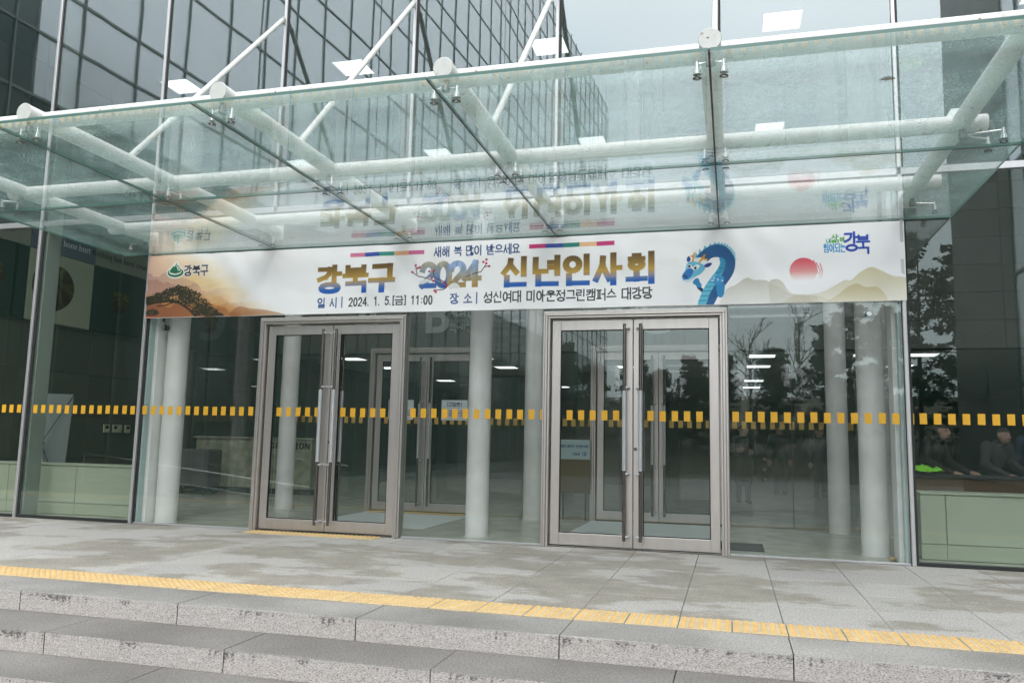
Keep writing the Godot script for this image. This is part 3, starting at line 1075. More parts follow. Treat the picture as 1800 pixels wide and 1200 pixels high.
func jamo(ch: String, slanted := false) -> Array:
	match ch:
		"ㄱ": return [V([0.02, 0.06, 0.92, 0.06, 0.86, 0.45, 0.62, 0.75, 0.0, 0.98])] if slanted else [V([0, 0, 1, 0, 1, 1])]
		"ㅋ": return [V([0.02, 0.04, 0.92, 0.04, 0.86, 0.45, 0.62, 0.75, 0.0, 0.98]), V([0.05, 0.42, 0.88, 0.40])]
		"ㄴ": return [V([0, 0, 0, 1, 1, 1])]
		"ㄷ": return [V([1, 0, 0, 0, 0, 1, 1, 1])]
		"ㅌ": return [V([1, 0, 0, 0, 0, 1, 1, 1]), V([0, 0.5, 0.95, 0.5])]
		"ㄹ": return [V([0, 0, 1, 0, 1, 0.5, 0, 0.5, 0, 1, 1, 1])]
		"ㅁ": return [V([0, 0, 1, 0, 1, 1, 0, 1, 0, 0])]
		"ㅂ": return [V([0, 0, 0, 1, 1, 1, 1, 0]), V([0, 0.48, 1, 0.48])]
		"ㅅ": return [V([0.52, 0, 0.48, 0.35, 0.0, 1]), V([0.5, 0.38, 1, 1])]
		"ㅈ": return [V([0.04, 0.02, 0.96, 0.02]), V([0.52, 0.04, 0.46, 0.4, 0.0, 1]), V([0.5, 0.42, 1, 1])]
		"ㅊ": return [V([0.3, -0.06, 0.7, -0.06]), V([0.04, 0.2, 0.96, 0.2]), V([0.5, 0.2, 0.46, 0.5, 0.0, 1]), V([0.5, 0.52, 1, 1])]
		"ㅇ": return [arc(0.5, 0.5, 0.5, 0.5)]
		"ㅍ": return [V([0, 0, 1, 0]), V([0, 1, 1, 1]), V([0.28, 0, 0.28, 1]), V([0.72, 0, 0.72, 1])]
		"ㅎ": return [V([0.3, -0.04, 0.7, -0.04]), V([0, 0.24, 1, 0.24]), arc(0.5, 0.72, 0.40, 0.28)]
		"ㅏ": return [V([0.25, 0, 0.25, 1]), V([0.25, 0.46, 0.9, 0.46])]
		"ㅐ": return [V([0.1, 0, 0.1, 1]), V([0.8, 0, 0.8, 1]), V([0.1, 0.46, 0.8, 0.46])]
		"ㅑ": return [V([0.25, 0, 0.25, 1]), V([0.25, 0.34, 0.9, 0.34]), V([0.25, 0.6, 0.9, 0.6])]
		"ㅓ": return [V([0.8, 0, 0.8, 1]), V([0.1, 0.46, 0.8, 0.46])]
		"ㅔ": return [V([0.48, 0, 0.48, 1]), V([0.95, 0, 0.95, 1]), V([0.0, 0.46, 0.48, 0.46])]
		"ㅕ": return [V([0.8, 0, 0.8, 1]), V([0.1, 0.30, 0.8, 0.30]), V([0.1, 0.62, 0.8, 0.62])]
		"ㅣ": return [V([0.6, 0, 0.6, 1])]
		"ㅗ": return [V([0, 0.9, 1, 0.9]), V([0.5, 0.2, 0.5, 0.9])]
		"ㅛ": return [V([0, 0.9, 1, 0.9]), V([0.32, 0.25, 0.32, 0.9]), V([0.68, 0.25, 0.68, 0.9])]
		"ㅜ": return [V([0, 0.2, 1, 0.2]), V([0.5, 0.2, 0.5, 1])]
		"ㅠ": return [V([0, 0.2, 1, 0.2]), V([0.32, 0.2, 0.32, 1]), V([0.68, 0.2, 0.68, 1])]
		"ㅡ": return [V([0, 0.5, 1, 0.5])]
	return []

func boxed(strokes: Array, x0: float, y0: float, x1: float, y1: float) -> Array:
	var out := []
	for s in strokes:
		var p := []
		for q in s:
			p.append(Vector2(lerpf(x0, x1, q.x), lerpf(y0, y1, q.y)))
		out.append(p)
	return out

# strokes of one character in a unit cell, y downwards
func glyph(ch: String) -> Array:
	var code := ch.unicode_at(0)
	if code >= 0xAC00 and code <= 0xD7A3:
		var i := code - 0xAC00
		var l := LEAD[i / 588]
		var v := VOWEL[(i % 588) / 28]
		var t: String = TAIL[i % 28]
		var out := []
		var low := 0.93 if t == "" else 0.54
		var vert := "ㅏㅐㅑㅒㅓㅔㅕㅖㅣ"
		var horz := "ㅗㅛㅜㅠㅡ"
		if v in vert:
			var wide := v in "ㅐㅔ"
			var inner := v in "ㅓㅕㅔ"
			var lx := 0.50 if wide else 0.54
			if inner: lx -= 0.06
			out += boxed(jamo(l, true), 0.07, 0.12 if t == "" else 0.08, lx, low - (0.10 if t == "" else 0.04))
			out += boxed(jamo(v), 0.60 if not inner else 0.54, 0.03, 0.97, low + 0.04)
		elif v in horz:
			var cut := 0.45 if t == "" else 0.28
			if v in "ㅗㅛ":
				out += boxed(jamo(l), 0.18, 0.09, 0.82, cut + 0.02)
				out += boxed(jamo(v), 0.05, cut - 0.0, 0.95, low - (0.02 if t == "" else 0.06))
			elif v == "ㅡ":
				out += boxed(jamo(l), 0.18, 0.10, 0.82, cut + 0.04)
				out += boxed(jamo(v), 0.05, cut + 0.06, 0.95, low - (0.02 if t == "" else -0.02))
			else:
				out += boxed(jamo(l), 0.18, 0.09, 0.82, cut)
				out += boxed(jamo(v), 0.05, cut + 0.06, 0.95, low + (0.02 if t == "" else 0.06))
		else:
			var h := "ㅗ" if v in "ㅘㅙㅚ" else ("ㅜ" if v in "ㅝㅞㅟ" else "ㅡ")
			out += boxed(jamo(l), 0.12, 0.09, 0.58, 0.50 if t == "" else 0.26)
			out += boxed(jamo(h), 0.04, 0.55 if t == "" else 0.28, 0.66, low - 0.02)
			out += boxed(jamo("ㅣ" if v in "ㅚㅟㅢ" else "ㅏ"), 0.70, 0.03, 0.98, low + 0.04)
		if t != "":
			if t.length() == 2:
				out += boxed(jamo(t[0]), 0.10, 0.70, 0.46, 0.94)
				out += boxed(jamo(t[1]), 0.58, 0.70, 0.92, 0.94)
			else:
				out += boxed(jamo(t), 0.18, 0.68, 0.86, 0.94)
		return out
	match ch:
		"0": return [arc(0.5, 0.5, 0.34, 0.42)]
		"1": return [V([0.25, 0.24, 0.55, 0.08, 0.55, 0.92])]
		"2": return [arc(0.5, 0.33, 0.32, 0.25, 190, 390, 14) + V([0.16, 0.92, 0.86, 0.92])]
		"3": return [arc(0.48, 0.29, 0.3, 0.21, 200, 450, 12), arc(0.48, 0.70, 0.34, 0.22, 270, 520, 12)]
		"4": return [V([0.68, 0.92, 0.68, 0.08, 0.12, 0.68, 0.92, 0.68])]
		"5": return [V([0.82, 0.08, 0.26, 0.08, 0.22, 0.45]) + arc(0.48, 0.64, 0.34, 0.28, 225, 510, 14)]
		".": return [V([0.3, 0.90, 0.34, 0.90])]
		":": return [V([0.48, 0.35, 0.52, 0.35]), V([0.48, 0.75, 0.52, 0.75])]
		"[": return [V([0.7, 0.03, 0.4, 0.03, 0.4, 0.97, 0.7, 0.97])]
		"]": return [V([0.3, 0.03, 0.6, 0.03, 0.6, 0.97, 0.3, 0.97])]
		"|": return [V([0.5, 0.02, 0.5, 0.98])]
	return []

func text_strokes(s: String, x0: float, y0: float, x1: float, y1: float, narrow := 0.55) -> Array:
	var widths := []
	var total := 0.0
	for ch in s:
		var w := 1.0
		if ch == " ": w = 0.45
		elif ch == "." : w = narrow * 0.55
		elif ch in ":|[]": w = narrow * 0.6
		elif ch in "0123456789": w = narrow
		widths.append(w)
		total += w
	var out := []
	var x := x0
	for i in s.length():
		var w: float = widths[i] / total * (x1 - x0)
		out += boxed(glyph(s[i]), x, y0, x + w * 0.94, y1)
		x += w
	return out

# paint strokes with square ends on an image; paint is a Callable(x, y) -> Color
func ink(img: Image, strokes: Array, half: float, paint: Callable, round_ends := false, half_x := 0.0) -> void:
	var w := img.get_width()
	var h := img.get_height()
	for s in strokes:
		for i in s.size() - 1:
			var a: Vector2 = s[i]
			var b: Vector2 = s[i + 1]
			var d := b - a
			var len := d.length()
			if len < 1e-4: continue
			d /= len
			var hw := half
			if half_x > 0.0: hw = lerpf(half, half_x, absf(d.y))
			var pad := hw * 1.5 + 1.5
			for y in range(maxi(0, int(minf(a.y, b.y) - pad)), mini(h, int(maxf(a.y, b.y) + pad) + 2)):
				for x in range(maxi(0, int(minf(a.x, b.x) - pad)), mini(w, int(maxf(a.x, b.x) + pad) + 2)):
					var p := Vector2(x + 0.5, y + 0.5) - a
					var t := p.dot(d)
					var side := absf(p.dot(Vector2(-d.y, d.x)))
					var dist: float
					if round_ends:
						dist = (p - d * clampf(t, 0, len)).length() - hw
					else:
						dist = maxf(side - hw, maxf(-t, t - len) - hw * 0.92)
					var k := clampf(0.5 - dist, 0.0, 1.0)
					if k > 0.0:
						var c: Color = paint.call(x, y)
						img.set_pixel(x, y, img.get_pixel(x, y).lerp(Color(c.r, c.g, c.b), k * c.a))

func fill(img: Image, poly: PackedVector2Array, paint: Callable) -> void:
	var lo := Vector2(1e9, 1e9)
	var hi := -lo
	for p in poly:
		lo = lo.min(p)
		hi = hi.max(p)
	for y in range(maxi(0, int(lo.y)), mini(img.get_height(), int(hi.y) + 2)):
		for x in range(maxi(0, int(lo.x)), mini(img.get_width(), int(hi.x) + 2)):
			var k := 0.0
			for s in [[0.25, 0.25], [0.75, 0.25], [0.25, 0.75], [0.75, 0.75]]:
				if Geometry2D.is_point_in_polygon(Vector2(x + s[0], y + s[1]), poly): k += 0.25
			if k > 0.0:
				var c: Color = paint.call(x, y)
				img.set_pixel(x, y, img.get_pixel(x, y).lerp(Color(c.r, c.g, c.b), k * c.a))

func flat(c: Color) -> Callable:
	return func(_x: int, _y: int) -> Color: return c

# smooth closed or open curve through points
func curve(pts: Array, closed := false, per := 6) -> PackedVector2Array:
	var n := pts.size()
	var out := PackedVector2Array()
	for i in (n if closed else n - 1):
		var p0: Vector2 = pts[(i - 1 + n) % n] if closed or i > 0 else pts[0]
		var p1: Vector2 = pts[i]
		var p2: Vector2 = pts[(i + 1) % n]
		var p3: Vector2 = pts[(i + 2) % n] if closed or i + 2 < n else pts[n - 1]
		for k in per:
			out.append(p1.cubic_interpolate(p2, p0, p3, float(k) / per))
	if not closed: out.append(pts[n - 1])
	return out

# ------------------------------------------------------------------ banner
func banner_image() -> Image:
	var W := 2048
	var H := 186
	var img := Image.create(W, H, false, Image.FORMAT_RGB8)
	img.fill(Color8(248, 249, 250))
	var n := FastNoiseLite.new()
	n.seed = 6
	n.frequency = 0.012
	n.fractal_octaves = 4
	# printed sunrise over hills at the left end
	for y in H:
		for x in 520:
			var fx := x / 520.0
			var fy := float(y) / H
			var c := Color8(222, 186, 166).lerp(Color8(240, 212, 150), clampf(fx * 2.4, 0, 1))
			c = c.lerp(Color8(238, 186, 98), clampf(fy * 1.4 - 0.35, 0, 1) * clampf(fx * 3.0, 0, 1))
			var hills := [[52.0, 14.0, Color8(190, 152, 140), 150.0], [78.0, 18.0, Color8(176, 130, 112), 210.0], [112.0, 16.0, Color8(198, 140, 78), 330.0], [134.0, 20.0, Color8(178, 116, 62), 390.0], [140.0, 14.0, Color8(128, 76, 48), 260.0]]
			for q in hills:
				var line: float = q[0] + (x / q[3]) * 26.0 + q[1] * n.get_noise_2d(x * 0.9 + q[0] * 9.0, q[0]) * 1.6
				if y > line:
					c = c.lerp(q[2], 0.75 * clampf(1.15 - fx * 520.0 / (q[3] * 1.55), 0, 1))
			if fy > 0.3 and fy < 0.8 and n.get_noise_2d(x * 14.0, y * 22.0) > 0.35: c = c.lerp(Color8(240, 222, 178), 0.35)
			var edge := 250.0 + 165.0 * fy * fy + 45.0 * n.get_noise_2d(x * 0.6, y * 1.2)
			var k := smoothstep(edge + 60.0, edge - 150.0, float(x))
			if fy < 0.25: k *= lerpf(clampf(1.2 - x / 150.0, 0, 1), 1.0, fy / 0.25)
			img.set_pixel(x, y, img.get_pixel(x, y).lerp(c, k))
	fill(img, curve([Vector2(270, 190), Vector2(310, 160), Vector2(352, 166), Vector2(400, 172), Vector2(462, 186), Vector2(462, 190)]), flat(Color(0.58, 0.36, 0.20, 0.5)))
	fill(img, PackedVector2Array([Vector2(0, 172), Vector2(18, 176), Vector2(48, 190), Vector2(0, 190)]), flat(Color8(176, 84, 58)))
	# the pine
	var rr := RandomNumberGenerator.new()
	rr.seed = 12
	var bark := flat(Color8(38, 30, 24))
	for s in [V([176, 190, 160, 172, 140, 158, 118, 146, 96, 140, 60, 138, 20, 143, 0, 148]), V([140, 158, 128, 134, 112, 120]), V([96, 140, 74, 150, 40, 152]), V([160, 172, 186, 168, 214, 178]), V([118, 146, 150, 140, 184, 150])]:
		ink(img, [s], 3.0 if s.size() > 5 else 1.5, bark, true)
	for b in [[20, 130, 34, 8], [60, 122, 40, 11], [92, 112, 34, 13], [112, 106, 30, 12], [136, 118, 34, 14], [150, 128, 40, 15], [176, 146, 36, 16], [196, 160, 32, 14], [220, 174, 28, 12], [186, 172, 30, 12], [128, 138, 44, 12], [50, 136, 40, 8], [8, 140, 20, 8], [245, 184, 18, 7], [24, 172, 22, 9]]:
		for i in 150:
			var a := rr.randf() * TAU
			var q := sqrt(rr.randf())
			var p := Vector2(b[0] + cos(a) * q * b[2], b[1] + sin(a) * q * b[3])
			var g := rr.randf()
			var col := Color8(24 + int(30 * g), 26 + int(30 * g), 14 + int(12 * g))
			ink(img, [[p, p + Vector2(rr.randf_range(-5, 5), rr.randf_range(-4, 1.5))]], 1.15, flat(col), true)
	# district emblem and name at the left
	var halo := flat(Color8(236, 232, 228))
	fill(img, PackedVector2Array(arc(95, 53, 31, 19)), halo)
	fill(img, curve([Vector2(72, 50), Vector2(82, 32), Vector2(95, 20), Vector2(110, 34), Vector2(119, 50)], true), halo)
	ink(img, text_strokes("강북구", 124, 33, 206, 66), 4.6, halo, true)
	var green := flat(Color8(24, 112, 74))
	fill(img, PackedVector2Array(arc(95, 54, 27, 13.5)), green)
	fill(img, PackedVector2Array(arc(94, 51.5, 22, 9.5)), halo)
	fill(img, PackedVector2Array([Vector2(75, 53), Vector2(80, 42), Vector2(87, 34), Vector2(91, 38), Vector2(96, 25), Vector2(101, 34), Vector2(104, 33), Vector2(111, 44), Vector2(114, 53), Vector2(95, 57)]), green)
	ink(img, [V([97, 32, 104, 48]), V([103, 37, 110, 49])], 1.3, halo, true)
	ink(img, text_strokes("강북구", 124, 33, 206, 66), 1.9, flat(Color8(48, 44, 48)))
	# bars of five colours
	for q in [[653, 868, 19, Color8(214, 120, 154), Color8(52, 84, 170), Color8(44, 140, 124), Color8(232, 178, 132), Color8(206, 102, 148)], [1159, 1379, 17, Color8(198, 56, 116), Color8(56, 84, 172), Color8(44, 138, 122), Color8(234, 186, 140), Color8(202, 60, 124)]]:
		for i in 5:
			img.fill_rect(Rect2i(q[0] + i * (q[1] - q[0]) / 5, q[2], (q[1] - q[0]) / 5 + 1, 11), q[3 + i])
	# greeting
	ink(img, text_strokes("새해 복 많이 받으세요", 897, 12, 1136, 40), 1.45, flat(Color8(28, 58, 118)), true)
	# headline, gold above and blue below
	var gold := func(_x: int, y: int) -> Color:
		var f := (y - 52.0) / 72.0
		if f < 0.55: return Color8(104, 80, 40).lerp(Color8(196, 160, 72), clampf(f / 0.55, 0, 1))
		if f < 0.75: return Color8(196, 160, 72).lerp(Color8(150, 142, 160), (f - 0.55) / 0.2)
		return Color8(150, 142, 160).lerp(Color8(28, 96, 184), clampf((f - 0.75) / 0.2, 0, 1))
	ink(img, boxed(glyph("강"), 556, 54, 630, 128), 6.2, gold, false, 7.6)
	ink(img, boxed(glyph("북"), 634, 52, 708, 128), 6.2, gold, false, 7.6)
	ink(img, boxed(glyph("구"), 712, 52, 786, 128), 6.8, gold, false, 8.2)
	var at := [1088, 1172, 1252, 1329, 1411]
	for i in 5:
		ink(img, boxed(glyph("신년인사회"[i]), at[i], 52, at[i] + 70, 126), 6.2, gold, false, 7.8)
	# the year, with plum branches
	var yn := FastNoiseLite.new()
	yn.seed = 3
	yn.frequency = 0.03
	var yc := func(x: int, y: int) -> Color:
		var f := (y - 50.0) / 76.0
		var c := Color8(196, 190, 160).lerp(Color8(44, 104, 204), clampf(f * 1.25 - 0.1, 0, 1))
		if x > 935: c = Color8(158, 188, 234).lerp(Color8(186, 146, 62), clampf(f * 1.5 - 0.35, 0, 1))
		return c.lerp(Color8(120, 120, 120), clampf(0.25 + 0.6 * yn.get_noise_2d(x * 2.2, y * 0.7), 0, 0.45))
	var figs := ["2", "0", "2", "4"]
	var fx := [858, 900, 940, 980]
	for i in 4:
		ink(img, boxed(glyph(figs[i]), fx[i], 54, fx[i] + 50, 122), 6.8, yc, false, 8.2)
	fill(img, curve([Vector2(856, 108), Vector2(872, 100), Vector2(886, 94), Vector2(896, 102), Vector2(880, 108), Vector2(866, 112)], true), flat(Color8(226, 228, 231)))
	fill(img, curve([Vector2(940, 124), Vector2(950, 112), Vector2(964, 112), Vector2(972, 124)], true), flat(Color8(228, 229, 231)))
	var twig := flat(Color8(70, 50, 44))
	ink(img, [V([836, 78, 854, 90, 880, 96, 900, 104, 920, 116, 936, 122, 926, 128, 900, 129]), V([846, 62, 850, 84]), V([936, 118, 932, 108, 900, 94, 896, 78]), V([990, 96, 1010, 88, 1030, 84, 1040, 70, 1044, 62]), V([1038, 72, 1052, 68])], 1.0, twig, true)
	for p in V([836, 78, 846, 60, 852, 68, 858, 66, 886, 78, 899, 76, 894, 96, 898, 104, 936, 118, 928, 108, 902, 130, 906, 134, 1036, 58, 1044, 52, 1044, 62, 1052, 70]):
		fill(img, PackedVector2Array(arc(p.x, p.y, 3.4, 3.2, 0, 360, 10)), flat(Color8(186, 44, 84)))
	# date and place
	var navy := flat(Color8(40, 72, 138))
	var black := flat(Color8(44, 44, 48))
	ink(img, text_strokes("일 시", 560, 141, 622, 169), 1.55, navy)
	ink(img, [V([634, 141, 634, 168])], 1.5, navy)
	ink(img, text_strokes("2024. 1. 5.[금] 11:00", 654, 142, 898, 168, 0.52), 1.55, black)
	ink(img, text_strokes("장 소", 946, 139, 1009, 167), 1.55, navy)
	ink(img, [V([1020, 139, 1020, 167])], 1.5, navy)
	ink(img, text_strokes("성신여대 미아운정그린캠퍼스 대강당", 1039, 138, 1476, 168), 1.55, black)
	# pale mountains and the sun at the right
	var sand := func(y0: float, c: Color) -> Callable:
		return func(_x: int, y: int) -> Color: return Color(c.r, c.g, c.b, lerpf(0.95, 0.25, clampf((y - y0) / (190.0 - y0), 0, 1)))
	fill(img, curve(V([1630, 190, 1650, 150, 1672, 138, 1697, 122, 1716, 128, 1742, 130, 1756, 140, 1774, 148, 1800, 166, 1860, 172, 1900, 190])), sand.call(122.0, Color8(206, 204, 192)))
	fill(img, curve(V([1752, 190, 1748, 140, 1760, 128, 1778, 134, 1800, 164, 1850, 170, 1860, 190])), sand.call(126.0, Color8(200, 198, 184)))
	fill(img, curve(V([1780, 190, 1830, 172, 1873, 160, 1915, 136, 1930, 136, 1950, 118, 1974, 106, 1996, 114, 2020, 128, 2052, 138, 2052, 190])), sand.call(104.0, Color8(206, 198, 160)))
	fill(img, curve(V([1870, 190, 1900, 170, 1925, 150, 1944, 144, 1962, 152, 1985, 152, 2000, 166, 2010, 190])), sand.call(144.0, Color8(200, 188, 146)))
	fill(img, curve(V([1770, 190, 1800, 172, 1830, 170, 1852, 190])), sand.call(168.0, Color8(206, 200, 178)))
	var red := func(_x: int, y: int) -> Color: return Color8(226, 92, 106).lerp(Color8(232, 190, 184), clampf((y - 84.0) / 40.0, 0, 1)) * Color(1, 1, 1, lerpf(1.0, 0.0, clampf((y - 112.0) / 24.0, 0, 1)))
	fill(img, PackedVector2Array(arc(1827, 110, 31, 31)), red)
	for q in [[1856, 92, 1864, 110, 1862, 128], [1864, 94, 1869, 112, 1866, 130], [1850, 86, 1856, 100, 1859, 118]]:
		ink(img, [V(q)], 1.1, red, true)
	# slogan in brush letters
	ink(img, text_strokes("내", 1879, 36, 1890, 46), 0.8, flat(Color8(40, 140, 110)), true)
	ink(img, text_strokes("삶", 1890, 25, 1908, 46), 1.0, flat(Color8(60, 160, 60)), true)
	ink(img, text_strokes("에", 1909, 33, 1919, 44), 0.8, flat(Color8(70, 150, 70)), true)
	ink(img, text_strokes("힘이되는", 1873, 47, 1922, 69), 1.05, flat(Color8(44, 140, 205)), true)
	ink(img, boxed(glyph("강"), 1918, 21, 1950, 68), 2.5, flat(Color8(28, 66, 176)), true)
	ink(img, boxed(glyph("북"), 1945, 26, 1974, 76), 2.3, flat(Color8(28, 66, 176)), true)
	print_dragon(img)
	# light seams of the fabric weave
	for y in H:
		for x in W:
			var k := 1.0 + 0.012 * n.get_noise_2d(x * 20.0, y * 20.0)
			var c := img.get_pixel(x, y)
			img.set_pixel(x, y, Color(c.r * k, c.g * k, c.b * k))
	return img

# a printed blue dragon rearing up, seen from the side
func print_dragon(img: Image) -> void:
	# drawn on a 1800 x 1200 sketch whose scale is brought to the banner
	var T := func(p: Array) -> Array:
		var out := []
		for i in range(0, p.size(), 2):
			out.append(Vector2(1546.0 + (p[i] - 305.0) * 0.1835, 31.0 + (p[i + 1] - 270.0) * 0.190 - (p[i] - 600.0) * 0.004))
		return out
	var deep := Color8(24, 84, 138)
	var dark := Color8(20, 52, 104)
	var sky := Color8(96, 190, 216)
	var midb := Color8(48, 140, 196)
	var tn := FastNoiseLite.new()
	var scale := func(x: int, y: int) -> Color: return deep if (x + y) % 5 and (x - y) % 5 else Color8(40, 104, 158)
	# spikes, far arm
	for q in [[470, 500, 485, 385, 530, 470], [520, 440, 535, 345, 570, 410], [570, 395, 605, 305, 640, 355], [630, 350, 680, 285, 700, 320], [690, 320, 740, 272, 760, 310], [750, 305, 795, 275, 800, 315], [800, 310, 835, 285, 840, 325], [835, 320, 872, 292, 875, 340], [870, 335, 905, 312, 905, 360], [900, 355, 935, 338, 930, 385], [925, 380, 960, 362, 950, 410], [945, 405, 980, 392, 966, 435], [962, 430, 998, 425, 980, 465], [975, 465, 1004, 460, 985, 500], [982, 500, 1008, 500, 988, 535], [985, 540, 1004, 540, 985, 575]]:
		fill(img, PackedVector2Array(T.call(q)), flat(sky))
	ink(img, [T.call([520, 850, 600, 925])], 4.0, flat(dark), true)
	# neck and body
	fill(img, curve(T.call([500, 450, 560, 390, 640, 335, 720, 308, 800, 310, 880, 345, 945, 415, 985, 500, 990, 600, 960, 700, 900, 790, 830, 880, 770, 970, 700, 1090, 600, 1090, 640, 960, 720, 830, 800, 720, 850, 640, 862, 560, 830, 500, 770, 472, 690, 480, 630, 530, 560, 560, 500, 520]), true), scale)
	# belly
	fill(img, curve(T.call([795, 480, 850, 500, 868, 560, 850, 640, 800, 720, 730, 830, 660, 950, 605, 1090, 510, 1090, 545, 960, 610, 830, 690, 720, 770, 620, 800, 550]), true), flat(sky))
	fill(img, curve(T.call([795, 480, 850, 500, 868, 560, 850, 640, 800, 690, 740, 690, 785, 600, 800, 550]), true), flat(Color8(44, 150, 186)))
	for q in [[525, 1030, 620, 1022], [545, 970, 645, 965], [575, 905, 680, 900], [610, 850, 710, 845], [655, 790, 740, 790], [700, 735, 790, 725], [745, 680, 820, 670], [780, 610, 850, 620]]:
		ink(img, [T.call(q)], 0.8, flat(Color8(34, 110, 160)), true)
	# near arm and claws
	fill(img, curve(T.call([745, 850, 790, 800, 850, 820, 852, 900, 835, 970, 800, 995, 765, 965]), true), flat(midb))
	fill(img, curve(T.call([700, 770, 740, 715, 800, 705, 850, 745, 830, 800, 770, 835, 720, 815]), true), flat(Color8(60, 150, 204)))
	for q in [[690, 775, 715, 770], [712, 735, 728, 745], [768, 755, 772, 772], [820, 775, 832, 785]]:
		ink(img, [T.call(q)], 1.3, flat(Color8(236, 240, 242)), true)
	fill(img, curve(T.call([445, 790, 470, 745, 515, 735, 540, 790, 562, 830, 520, 862, 480, 820]), true), flat(midb))
	# head
	fill(img, curve(T.call([430, 500, 480, 470, 560, 465, 630, 500, 620, 560, 560, 560, 480, 540]), true), flat(Color8(232, 238, 244)))
	fill(img, curve(T.call([372, 540, 430, 510, 520, 530, 610, 590, 560, 670, 470, 720, 400, 780, 330, 765, 308, 700, 350, 620]), true), flat(Color8(108, 192, 220)))
	fill(img, curve(T.call([310, 690, 345, 640, 400, 600, 450, 620, 440, 680, 390, 735, 340, 745, 312, 720]), true), flat(Color8(44, 122, 196)))
	fill(img, curve(T.call([330, 752, 400, 745, 460, 705, 400, 780, 345, 775]), true), flat(Color8(216, 236, 240)))
	for q in [[332, 695], [360, 712]]:
		fill(img, PackedVector2Array(arc(T.call(q)[0].x, T.call(q)[0].y, 2.6, 3.4, 0, 360, 10)), flat(dark))
	fill(img, curve(T.call([380, 560, 420, 550, 440, 590, 395, 600]), true), flat(Color8(238, 240, 242)))
	fill(img, curve(T.call([440, 590, 500, 555, 540, 575, 500, 620, 450, 620]), true), flat(Color8(238, 240, 242)))
	for q in [[402, 575], [480, 600]]:
		fill(img, PackedVector2Array(arc(T.call(q)[0].x, T.call(q)[0].y, 3.0, 3.6, 0, 360, 10)), flat(Color8(26, 30, 56)))
	fill(img, curve(T.call([375, 510, 372, 470, 395, 440, 420, 475, 405, 510]), true), flat(Color8(30, 58, 140)))
	fill(img, curve(T.call([595, 575, 640, 545, 695, 548, 665, 588, 620, 598]), true), flat(Color8(30, 58, 140)))
	var horn := flat(Color8(222, 158, 44))
	ink(img, [T.call([448, 505, 466, 412]), T.call([432, 440, 458, 455]), T.call([536, 525, 602, 440]), T.call([570, 480, 630, 495])], 2.3, horn, true)
	ink(img, [T.call([455, 400, 500, 375])], 0.1, horn, true)

func build_banner() -> void:
	var m := mat("printed banner cloth", Color(1, 1, 1), 0.55)
	m.albedo_texture = tex(banner_image())
	m.texture_repeat = false
	m.rim_enabled = true
	m.rim = 0.15
	var b := thing("banner", "long white printed banner with Korean lettering, blue dragon and pine hung across the glass", "banner")
	var st := S()
	st.set_smooth_group(0)
	var nx := 260
	var ny := 24
	var x0 := -6.640
	var x1 := 1.560
	var y0 := 3.108
	var y1 := 2.364
	var n := FastNoiseLite.new()
	n.seed = 8
	n.frequency = 1.2
	n.fractal_octaves = 3
	var P := func(i: int, j: int) -> Vector3:
		var u := float(i) / nx
		var v := float(j) / ny
		var x := lerpf(x0, x1, u)
		var y := lerpf(y0, y1, v)
		var bay := fposmod((x - x0) / 1.64, 1.0)
		var pull := exp(-pow(minf(bay, 1.0 - bay) * 7.0, 2.0)) * (1.0 - v)
		var z := 0.034 + 0.007 * n.get_noise_2d(x * 0.9 + y * 0.8, y * 1.6 - x * 0.5) + 0.0065 * sin(x * 17.0 + y * 13.0) * (0.3 + 0.7 * n.get_noise_2d(x * 0.6, 5.0)) - 0.004 * pull
		var sag := 0.004 * sin(u * 37.0) * v
		return Vector3(x, y + sag, z)
	var pts := []
	for j in ny + 1:
		for i in nx + 1:
			pts.append(P.call(i, j))
	for j in ny + 1:
		for i in nx + 1:
			var dx: Vector3 = P.call(mini(i + 1, nx), j) - P.call(maxi(i - 1, 0), j)
			var dy: Vector3 = P.call(i, maxi(j - 1, 0)) - P.call(i, mini(j + 1, ny))
			st.set_normal(dx.cross(dy).normalized())
			st.set_uv(Vector2(float(i) / nx, float(j) / ny))
			st.add_vertex(pts[j * (nx + 1) + i])
	for j in ny:
		for i in nx:
			var a := j * (nx + 1) + i
			for k in [a, a + 1, a + nx + 2, a, a + nx + 2, a + nx + 1]:
				st.add_index(k)
	mk(st, "cloth", m, b)
	# white edge tape and the batten along the top
	var e := S()
	cbox(e, Vector3(x0 - 0.006, y0 - 0.002, 0.014), Vector3(x1 + 0.006, y0 + 0.008, 0.030), 0.002)
	mk(e, "batten", M.seam, b)
	var h := S()
	cbox(h, Vector3(x0, y1 - 0.004, 0.0305), Vector3(x1, y1 + 0.001, 0.0375), 0.001)
	mk(h, "bottom_cord", M.white_paint, b)

# ------------------------------------------------------------------ things in the lobby
func text_mesh(s: String, height: float, depth := 0.01, bold := true, family := "Droid Sans") -> TextMesh:
	var t := TextMesh.new()
	var f := SystemFont.new()
	f.font_names = PackedStringArray([family])
	f.font_weight = 700 if bold else 400
	t.font = f
	t.text = s
	t.font_size = 64
	t.pixel_size = height / 46.0
	t.depth = depth
	t.curve_step = 2.0
	return t

# raised lettering from strokes, y upwards from the lower left corner
func stroke_letters(called: String, s: String, w: float, h: float, half: float, m: Material, parent: Node, at: Vector3) -> void:
	var st := S()
	for q in text_strokes(s, 0, 0, w, h):
		for i in q.size() - 1:
			var a := Vector3(q[i].x, h - q[i].y, 0)
			var b := Vector3(q[i + 1].x, h - q[i + 1].y, 0)
			var d := (b - a).normalized() * half * 0.9
			var n := Vector3(-d.y, d.x, 0).normalized() * half
			quad(st, a - d + n, b + d + n, b + d - n, a - d - n, Vector3.BACK)
	mk(st, called, m, parent, at)

